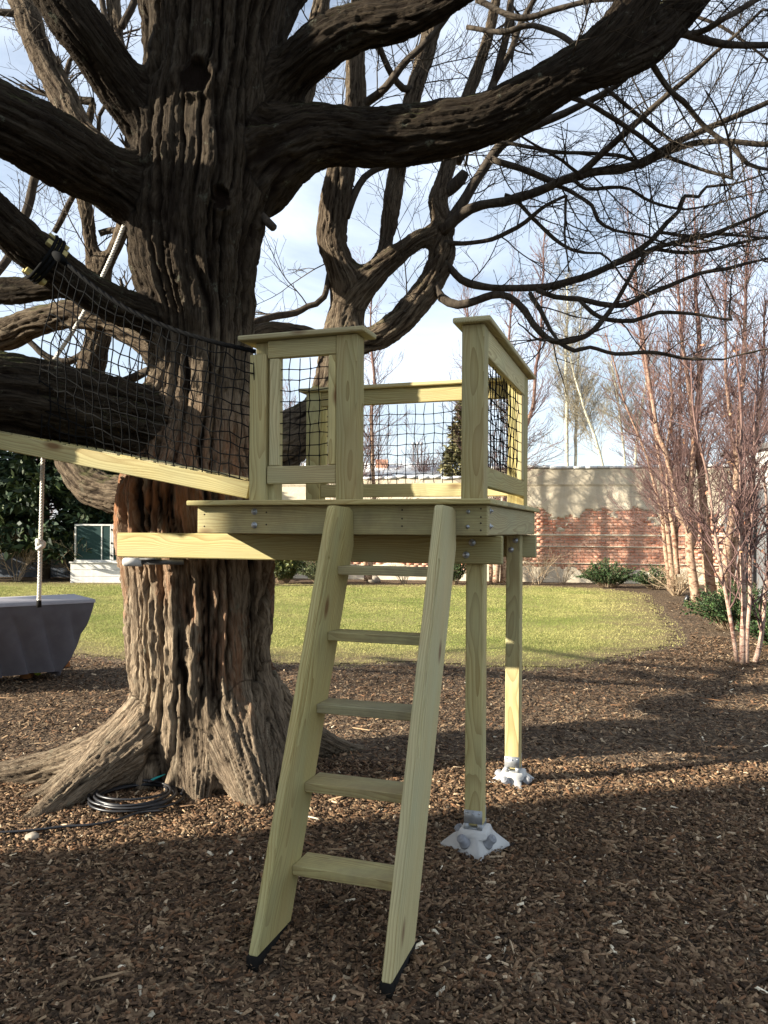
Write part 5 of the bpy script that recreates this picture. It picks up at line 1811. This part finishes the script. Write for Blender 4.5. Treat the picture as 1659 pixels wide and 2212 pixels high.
conifer(-10.2, 23.6, 4.6, 2.1, 14000, 'dark evergreen at far left below the ramp', DARKG, z0=.9, pw=.5)
conifer(-8.1, 24.0, 4.4, 1.9, 12000, 'dark evergreen behind the hanging white rope', DARKG, z0=.9, pw=.5)
conifer(-12.6, 23.2, 4.8, 2.0, 12000, 'dark evergreen cut off by the left frame edge', DARKG, z0=.9, pw=.5)
conifer(-6.5, 25.6, 4.2, 1.6, 9000, 'dark evergreen right behind the raised bed beside the trunk', DARKG, z0=.3, pw=.5)
conifer(3.5, 34.0, 7.2, 1.5, 13000, 'narrow olive conifer seen through the back net behind corner post', [(.13, .115, .045), (.10, .095, .04), (.17, .15, .07), (.07, .07, .03)], L=.22, pw=.65)

# ------------------------------------------------------------------ river birches
cfgB = dict(seg=.11, wob=.075, trop=.10, levels=2, kids=[8, 3, 0], lref=[1.2, .6, .4], t0=.12, ang=34, ratio=.5, rr=.6, taper=.35, rmin=.0019, up=.12)


def birch(label, base, stems, D, twigL=1.15, tw=.10, seed=1, group='pale barked birch clumps', leaf_n=150, mat=None, twmat=None, name='birch_tree', rmin=.0019, ang0=38, start=.12):
    """stems: traced centre lines [(u, v, half width px)]; side twigs are grown"""
    rg = np.random.default_rng(seed)
    t = tag(empty(name, base), label, 'tree', group)
    bv = np.array(base)
    tm = MB()
    cfg = dict(cfgB, rmin=rmin)
    tips = []
    for si, st in enumerate(stems):
        R = resample([(at(u, v, D + (si - len(stems) / 2) * .12), max(hw * (.82 if v > 1100 else .66), .8) / F * D) for u, v, hw in st], .12)
        P, r = R[:, :3] - bv, R[:, 3]
        s_ = np.arange(len(P)) * .12
        P = P + np.stack([pnoise(np.stack([s_ * 1.1, s_ * 0 + si * 3 + seed, s_ * 0 + a], -1)) for a in (2.5, 7.5, 11.5)], -1) * .06
        r = r * (1 + .12 * pnoise(np.stack([s_ * 4, s_ * 0 + si, s_ * 0], -1)))
        m_ = MB()
        m_.tube(P, np.maximum(r, .006), 9)
        m_.obj('stem', mat or M_BIRCH, t, True)
        tot = len(P) * .12
        m = int(tot / tw)
        for k in range(m):
            f = start + (1 - start) * rg.random() ** .8
            i = min(int(f * (len(P) - 1)), len(P) - 2)
            d = P[i + 1] - P[i]
            dd = np.array(rot_dir(d, math.radians(ang0 + rg.normal() * 12), rg.random() * 6.283))
            L = twigL * (1.25 - .75 * f) * (.5 + .8 * rg.random())
            grow(tm, P[i], dd, L, min(.012, .4 * r[i] + .002), 0, cfg, rg)
            if rg.random() < .3:
                tips.append(P[i] + dd * L * rg.random())
        grow(tm, P[-1], P[-1] - P[-2], twigL * .8, .006, 0, cfg, rg)
    tm.obj('twigs', twmat or M_BIRCHTW, t)['kind'] = 'stuff'
    if leaf_n:
        tp = np.array(tips)[rg.integers(0, len(tips), leaf_n)] + rg.normal(size=(leaf_n, 3)) * .15
        Vv, Q, c = leaves(tp, rg.normal(size=(leaf_n, 3)) - [0, 0, .7], .05, .014, rg, [(.24, .10, .05), (.32, .17, .08), (.17, .08, .04)])
        link('dead_leaves', np_mesh('dead_leaves', Vv, Q, None, False, c), M_LEAF, t)['kind'] = 'stuff'
    return t


gB = tuple(ground(1520, 1302))
birch('tall birch clump with peeling peach trunks at the far right lawn corner', gB,
      [[(1503, 1300, 13), (1492, 1200, 11), (1487, 1140, 10), (1466, 1115, 8), (1453, 1040, 8), (1438, 977, 8), (1419, 929, 7), (1405, 840, 6), (1390, 740, 5), (1375, 620, 4), (1368, 500, 2)],
       [(1491, 1185, 9), (1500, 1145, 8), (1491, 1080, 8), (1499, 929, 9), (1487, 830, 7), (1470, 700, 5), (1462, 560, 3)],
       [(1537, 1300, 15), (1526, 1145, 13), (1516, 1049, 12), (1502, 950, 11), (1510, 830, 9), (1508, 700, 7), (1500, 560, 4), (1497, 430, 2)],
       [(1465, 1240, 7), (1453, 1145, 6), (1447, 1095, 5), (1440, 1000, 4), (1452, 860, 4), (1440, 700, 2)]], 17.0, seed=5, tw=.095, twigL=1.35)
gB = tuple(ground(1565, 1298))
birch('birch clump of smooth tan trunks right beside the grey fence', gB,
      [[(1558, 1298, 13), (1565, 1220, 13), (1571, 1169, 11), (1585, 1073, 10), (1597, 929, 9), (1606, 800, 7), (1611, 650, 5), (1620, 480, 3), (1622, 380, 2)],
       [(1575, 1290, 9), (1586, 1190, 8), (1596, 1100, 8), (1590, 1000, 7), (1572, 850, 5), (1566, 700, 4), (1570, 560, 2)],
       [(1583, 1292, 7), (1610, 1150, 6), (1625, 1000, 6), (1645, 850, 5), (1655, 650, 3)]], 16.6, seed=6, tw=.095, twigL=1.35)
gB = tuple(ground(1610, 1432))
birch('young white stemmed birch clump near the right frame edge', gB,
      [[(1592, 1432, 6), (1583, 1370, 5), (1573, 1290, 5), (1556, 1200, 4.5), (1540, 1130, 4), (1527, 1030, 4), (1500, 900, 3), (1490, 780, 2)],
       [(1606, 1434, 8), (1607, 1360, 7), (1609, 1290, 6.5), (1604, 1180, 6), (1597, 1050, 5), (1600, 900, 4), (1590, 740, 2.5)],
       [(1615, 1434, 5), (1618, 1330, 5), (1622, 1180, 5), (1624, 1030, 4), (1632, 900, 3), (1640, 780, 2)],
       [(1624, 1436, 8), (1640, 1370, 6), (1652, 1290, 5), (1662, 1180, 5), (1650, 1000, 3)]], 9.2, twigL=.8, seed=7, tw=.11, leaf_n=90, mat=M_BIRCHW)
gB = tuple(ground(1450, 1275))
birch('slim birch clump with red brown upper stems left of the lawn corner birches', gB,
      [[(1452, 1276, 7), (1444, 1150, 6), (1425, 1000, 5), (1400, 850, 4), (1380, 700, 3), (1362, 560, 2), (1355, 450, 1)],
       [(1446, 1276, 6), (1430, 1120, 5), (1400, 1000, 4), (1345, 850, 3), (1310, 720, 2)],
       [(1458, 1276, 6), (1462, 1100, 5), (1468, 900, 4), (1475, 700, 3), (1480, 520, 2)]], 19.5, seed=15, tw=.17, twigL=1.4)
gB = tuple(ground(1077, 1258))
birch('birch pair at the wall foot seen between the two platform posts', gB,
      [[(1070, 1258, 9), (1074, 1190, 8), (1090, 1080, 7), (1120, 960, 7), (1150, 880, 6), (1160, 790, 5), (1170, 720, 4), (1172, 600, 3), (1178, 500, 2)],
       [(1086, 1258, 8), (1090, 1190, 7), (1105, 1060, 6), (1108, 900, 5), (1100, 760, 4), (1105, 620, 2)],
       [(1062, 1258, 6), (1050, 1100, 6), (1030, 900, 5), (1015, 760, 3), (1010, 640, 2)]], 22.3, seed=8, tw=.15, twigL=1.5, rmin=.0034)
gB = tuple(ground(802, 1254))
birch('birch pair seen through the back net above the ladder', gB,
      [[(798, 1254, 8), (806, 1100, 7), (806, 1000, 6), (803, 900, 6), (808, 820, 5), (800, 700, 3), (806, 600, 2)],
       [(790, 1254, 6), (780, 1080, 5), (766, 950, 4), (750, 800, 3), (745, 680, 2)]], 22.3, seed=9, tw=.16, twigL=1.4, rmin=.0034)

# forked tree standing behind the maple trunk; its shadow falls on the wall
rw = math.radians(-8)


def shade_src(u, v, x0):
    """point at x = x0 on the sun ray that lands on the wall face where (u, v) is seen"""
    a = at(u, v, 1.0)
    ro = Vector((0, 0, CZ))
    rd_ = a - ro
    nrm = Vector((math.sin(rw), -math.cos(rw), 0))
    t_ = (Vector((3.0, 24.0, 0)) - ro).dot(nrm) / rd_.dot(nrm)
    p_ = ro + rd_ * t_
    return p_ - ldir * ((p_.x - x0) / ldir.x)


ft = tag(empty('bare_tree', (-5.0, 21.3, 0)), 'slim forked bare tree hidden behind the maple trunk near the raised bed', 'tree')
mm = MB()
fk = [shade_src(1202, 1254, -5.0), shade_src(1203, 1205, -5.0)]
low = [Vector((fk[0].x, fk[0].y, -.1)), Vector((fk[0].x, fk[0].y, fk[0].z * .5))]
for arm, r0 in (([(1209, 1160), (1218, 1100), (1231, 1010), (1244, 930)], .115), ([(1240, 1175), (1276, 1095), (1314, 1010), (1350, 920)], .095)):
    pts_ = [(p_, .15) for p_ in low + fk] + [(shade_src(*q_, -5.0), r0 * (1 - .12 * k_)) for k_, q_ in enumerate(arm)]
    R_ = resample(pts_, .15)
    m_ = MB()
    m_.tube(R_[:, :3] - np.array([-5.0, 21.3, 0]), R_[:, 3], 9)
    m_.obj('stem', M_TWIG, ft, True)
    rgf = np.random.default_rng(4)
    for k_ in range(10):
        i_ = int(len(R_) * (.6 + .4 * rgf.random())) - 1
        d_ = R_[i_, :3] - R_[i_ - 1, :3]
        grow(mm, R_[i_, :3] - np.array([-5.0, 21.3, 0]), np.array(rot_dir(d_, .7, rgf.random() * 6.28)), 1.5, .016, 0, dict(cfgB, rmin=.004), rgf)
mm.obj('twigs', M_TWIG, ft)['kind'] = 'stuff'

# pale trees beyond the wall, and other bare trees farther off
for lab, xs, D, sd in (('pale leafless tree behind the wall just right of the railing', [[(1226, 1030, 6), (1224, 900, 6), (1222, 780, 5), (1226, 680, 3), (1222, 600, 2)], [(1242, 1030, 5), (1246, 860, 5), (1250, 760, 3), (1256, 660, 2)]], 34, 11),
                       ('pale leafless tree leaning left behind the wall', [[(1306, 1030, 6), (1290, 960, 5), (1262, 880, 4), (1238, 800, 3), (1224, 740, 2)]], 33, 12),
                       ('pale leafless tree behind the wall left of the birch clump', [[(1370, 1030, 5), (1378, 930, 5), (1392, 850, 4), (1402, 760, 2)], [(1352, 1030, 4), (1340, 900, 3), (1320, 780, 2)]], 36, 13),
                       ('slender pale tree behind the wall seen through the right railing', [[(1120, 1030, 5), (1110, 930, 4), (1100, 850, 3), (1092, 760, 2)]], 35, 14)):
    u0 = xs[0][0][0]
    p = at(u0, 1149, D)
    birch(lab, (p.x, p.y, 0.0), xs, D, twigL=1.7, tw=.13, seed=sd, group='pale bare trees behind the wall', leaf_n=0, mat=M_PALE, twmat=M_PALETW, name='bare_tree', rmin=.006, ang0=42)
for lab, u0, D, h, sd in (('distant bare tree left of trunk low in the sky', 60, 40, 6.5, 31), ('distant bare tree between trunk and front railing', 640, 38, 7.5, 32),
                          ('distant bare tree behind the front railing post', 730, 42, 8.0, 33), ('distant bare tree above the white roof', 900, 44, 6.5, 34),
                          ('distant bare tree above the wall under the birch twigs', 1440, 40, 8.5, 35), ('distant bare tree at right behind the fence', 1640, 30, 8.5, 36)):
    p = at(u0, 1149, D)
    rr0 = np.random.default_rng(sd)
    def vv(z):
        return 1149 - (z - CZ) / D * F
    st = [[(u0 + rr0.normal() * 8, vv(z), max(.9, 6 * (1 - z / h))) for z in np.linspace(0.5, h, 6)], [(u0 + 12 + k * 14, vv(z), max(.8, 3.5 * (1 - z / h))) for k, z in enumerate(np.linspace(1.5, h * .85, 5))], [(u0 - 12 - k * 14, vv(z), max(.8, 3.5 * (1 - z / h))) for k, z in enumerate(np.linspace(1.5, h * .85, 5))]]
    birch(lab, (p.x, p.y, 0.0), st, D, twigL=2.0, tw=.16, seed=sd, group='distant bare trees', leaf_n=0, mat=M_TWIG, twmat=M_BIRCHTW, name='bare_tree', rmin=.007, ang0=45)
print('trees', round(time.time() - T0, 1))

# ------------------------------------------------------------------ buildings beyond the wall
bA = tag(empty('warehouse', (-4.5, 42, 0)), 'low white roofed building beyond the wall seen through the back net', 'building')
zr = at(830, 1001, 42).z
board('wall', (0, 11.5), (0, 8), (0, zr - .9), M_CLAP, bA, 0)
m_ = MB()
m_.add([(-.3, -.3, zr - .88), (11.8, -.3, zr - .88), (11.8, 8.3, zr - .88), (-.3, 8.3, zr - .88), (-.3, 4, zr + .35), (11.8, 4, zr + .35), (-.3, -.3, zr - 1.0), (11.8, -.3, zr - 1.0)],
       [[0, 1, 5, 4], [4, 5, 2, 3], [6, 7, 1, 0]], [[0, 4, 3], [1, 2, 5]])
m_.obj('roof', M_WHITE, bA)
for k in range(5):
    w_ = board('window', (.8 + k * 2.2, 1.7 + k * 2.2), (-.03, .02), (zr - 2.0, zr - 1.3), M_GLASS, bA, 0)
ch_ = board('chimney', (4.0, 4.7), (2.6, 3.3), (zr - .2, zr + .45), M_BRICK, bA, .01)
for dx in (6.15, 6.4, 6.62):
    m_ = MB()
    m_.tube([(dx, 3, zr - .2), (dx, 3, zr + 1.3), (dx, 3, zr + 1.32), (dx, 3, zr + 1.5)], [.05, .05, .09, .09], 10)
    m_.obj('vent_pipe', M_STEEL, bA)
bB = tag(empty('gabled_house', (2.0, 50, 0)), 'brown gabled house beyond the white roof seen through the back net', 'house')
zg = at(918, 1000, 50).z
m_ = MB()
m_.add([(0, 0, 0), (3.6, 0, 0), (3.6, 0, zg - 1.4), (1.8, 0, zg), (0, 0, zg - 1.4), (0, 7, 0), (3.6, 7, 0), (3.6, 7, zg - 1.4), (1.8, 7, zg), (0, 7, zg - 1.4)],
       [[0, 1, 2, 4], [5, 9, 7, 6], [0, 4, 9, 5], [1, 6, 7, 2]], [[4, 2, 3], [9, 8, 7]])
m_.obj('wall', M_BROWNH, bB)
m_ = MB()
m_.add([(-.3, -.2, zg - 1.6), (1.8, -.2, zg + .06), (1.8, 7.2, zg + .06), (-.3, 7.2, zg - 1.6), (3.9, -.2, zg - 1.6), (3.9, 7.2, zg - 1.6)], [[0, 1, 2, 3], [1, 4, 5, 2]])
m_.obj('roof', M_ROOF, bB)
board('window', (1.4, 2.2), (-.03, .02), (zg - 2.6, zg - 1.6), M_GLASS, bB, 0)
bC = tag(empty('grey_building', (14.0, 26, 0)), 'pale grey building edge above the fence at the right frame edge', 'building')
board('wall', (0, 7), (0, 6), (0, 4.6), M_CLAP, bC, 0)
board('roof', (-.2, 7.2), (-.2, 6.2), (4.602, 4.8), M_ROOF, bC, 0)
for k in range(3):
    board('window', (.8 + k * 2.1, 1.8 + k * 2.1), (-.03, .02), (2.6, 4.0), M_GLASS, bC, 0)

# unseen house added behind the photographer's left shoulder to throw the long shade
hx, hy = -8.0, 3.88 - math.tan(SUN_AZ) * (8.0 - 1.0)
hs = tag(empty('unseen_house', (hx, hy, 0), SUN_AZ), 'unseen two storey pale clapboard house added left of the garden for its shade', 'house')
HWd, HDp, HH = 8.0, 12.0, 8.0
board('wall', (-HWd, 0), (-HDp, 0), (0, HH), M_CLAP, hs, 0)
m_ = MB()
m_.add([(-HWd - .4, .03, HH + .002), (.4, .03, HH + .002), (.4, -HDp - .03, HH + .002), (-HWd - .4, -HDp - .03, HH + .002), (-HWd / 2, .03, HH + 2.6), (-HWd / 2, -HDp - .3, HH + 2.6)],
       [[1, 4, 5, 2], [0, 3, 5, 4], [0, 1, 2, 3]], [[0, 4, 1], [3, 2, 5]])
m_.obj('roof', M_ROOF, hs)
for zz in (1.0, 3.7, 6.0):
    for k in range(4):
        w_ = board('window', (.002, .03), (-2.0 - k * 2.8, -1.0 - k * 2.8), (zz, zz + 1.5), M_GLASS, hs, 0)
        board('sill', (.031, .10), (-2.05 - k * 2.8, -.95 - k * 2.8), (zz - .06, zz - .004), M_WHITE, hs)
    board('window', (-4.6, -3.4), (.002, .03), (zz, zz + 1.5), M_GLASS, hs, 0)

# ------------------------------------------------------------------ small things
sp = ground(1478, 1308)
lamp = tag(empty('spot_light', (sp.x, sp.y, 0)), 'small black garden spotlight leaning at the lawn edge by the birches', 'garden light')
m_ = MB()
m_.tube([(0, 0, -.02), (.02, 0, .06)], [.012, .012], 8)
m_.obj('stake', M_RUBBER, lamp)
m_ = MB()
m_.tube([(.0, 0, .05), (.02, 0, .08), (.06, -.01, .16), (.08, -.01, .20), (.082, -.01, .202)], [.02, .042, .05, .045, .035], 14)
m_.obj('lamp_head', M_CABLE, lamp, True)
sp = ground(1062, 1262)
lamp = tag(empty('spot_light', (sp.x, sp.y, 0)), 'small pale garden spotlight at the foot of the birch pair', 'garden light')
m_ = MB()
m_.tube([(0, 0, -.02), (.02, 0, .06)], [.012, .012], 8)
m_.obj('stake', M_RUBBER, lamp)
m_ = MB()
m_.tube([(.0, 0, .05), (.05, -.04, .09), (.12, -.08, .13), (.125, -.085, .132)], [.03, .05, .05, .04], 14)
m_.obj('lamp_head', M_STEEL, lamp, True)


def rock(u, v, r, label, grp=None):
    p = ground(u, v)
    bm = bmesh.new()
    bmesh.ops.create_icosphere(bm, subdivisions=3, radius=r)
    for w_ in bm.verts:
        k = pnoise(np.array([list(w_.co / r * 1.3 + Vector((u, v, 0)))]))[0]
        w_.co *= 1 + .35 * k
        w_.co.z *= .6
    me = bpy.data.meshes.new('stone')
    bm.to_mesh(me)
    bm.free()
    me.polygons.foreach_set('use_smooth', [True] * len(me.polygons))
    tag(link('stone', me, M_STONE, None, Matrix.Translation((p.x, p.y, r * .3))), label, 'stone', grp)


rock(70, 1812, .035, 'tan stone half sunk in mulch below the cable end')
rock(560, 1264, .25, 'rounded field stone on the bed edge right of trunk')
rock(806, 1258, .22, 'rounded field stone at the birch foot behind the top step')
print('done', round(time.time() - T0, 1), sum(len(o.data.polygons) for o in bpy.data.objects if o.type == 'MESH'))
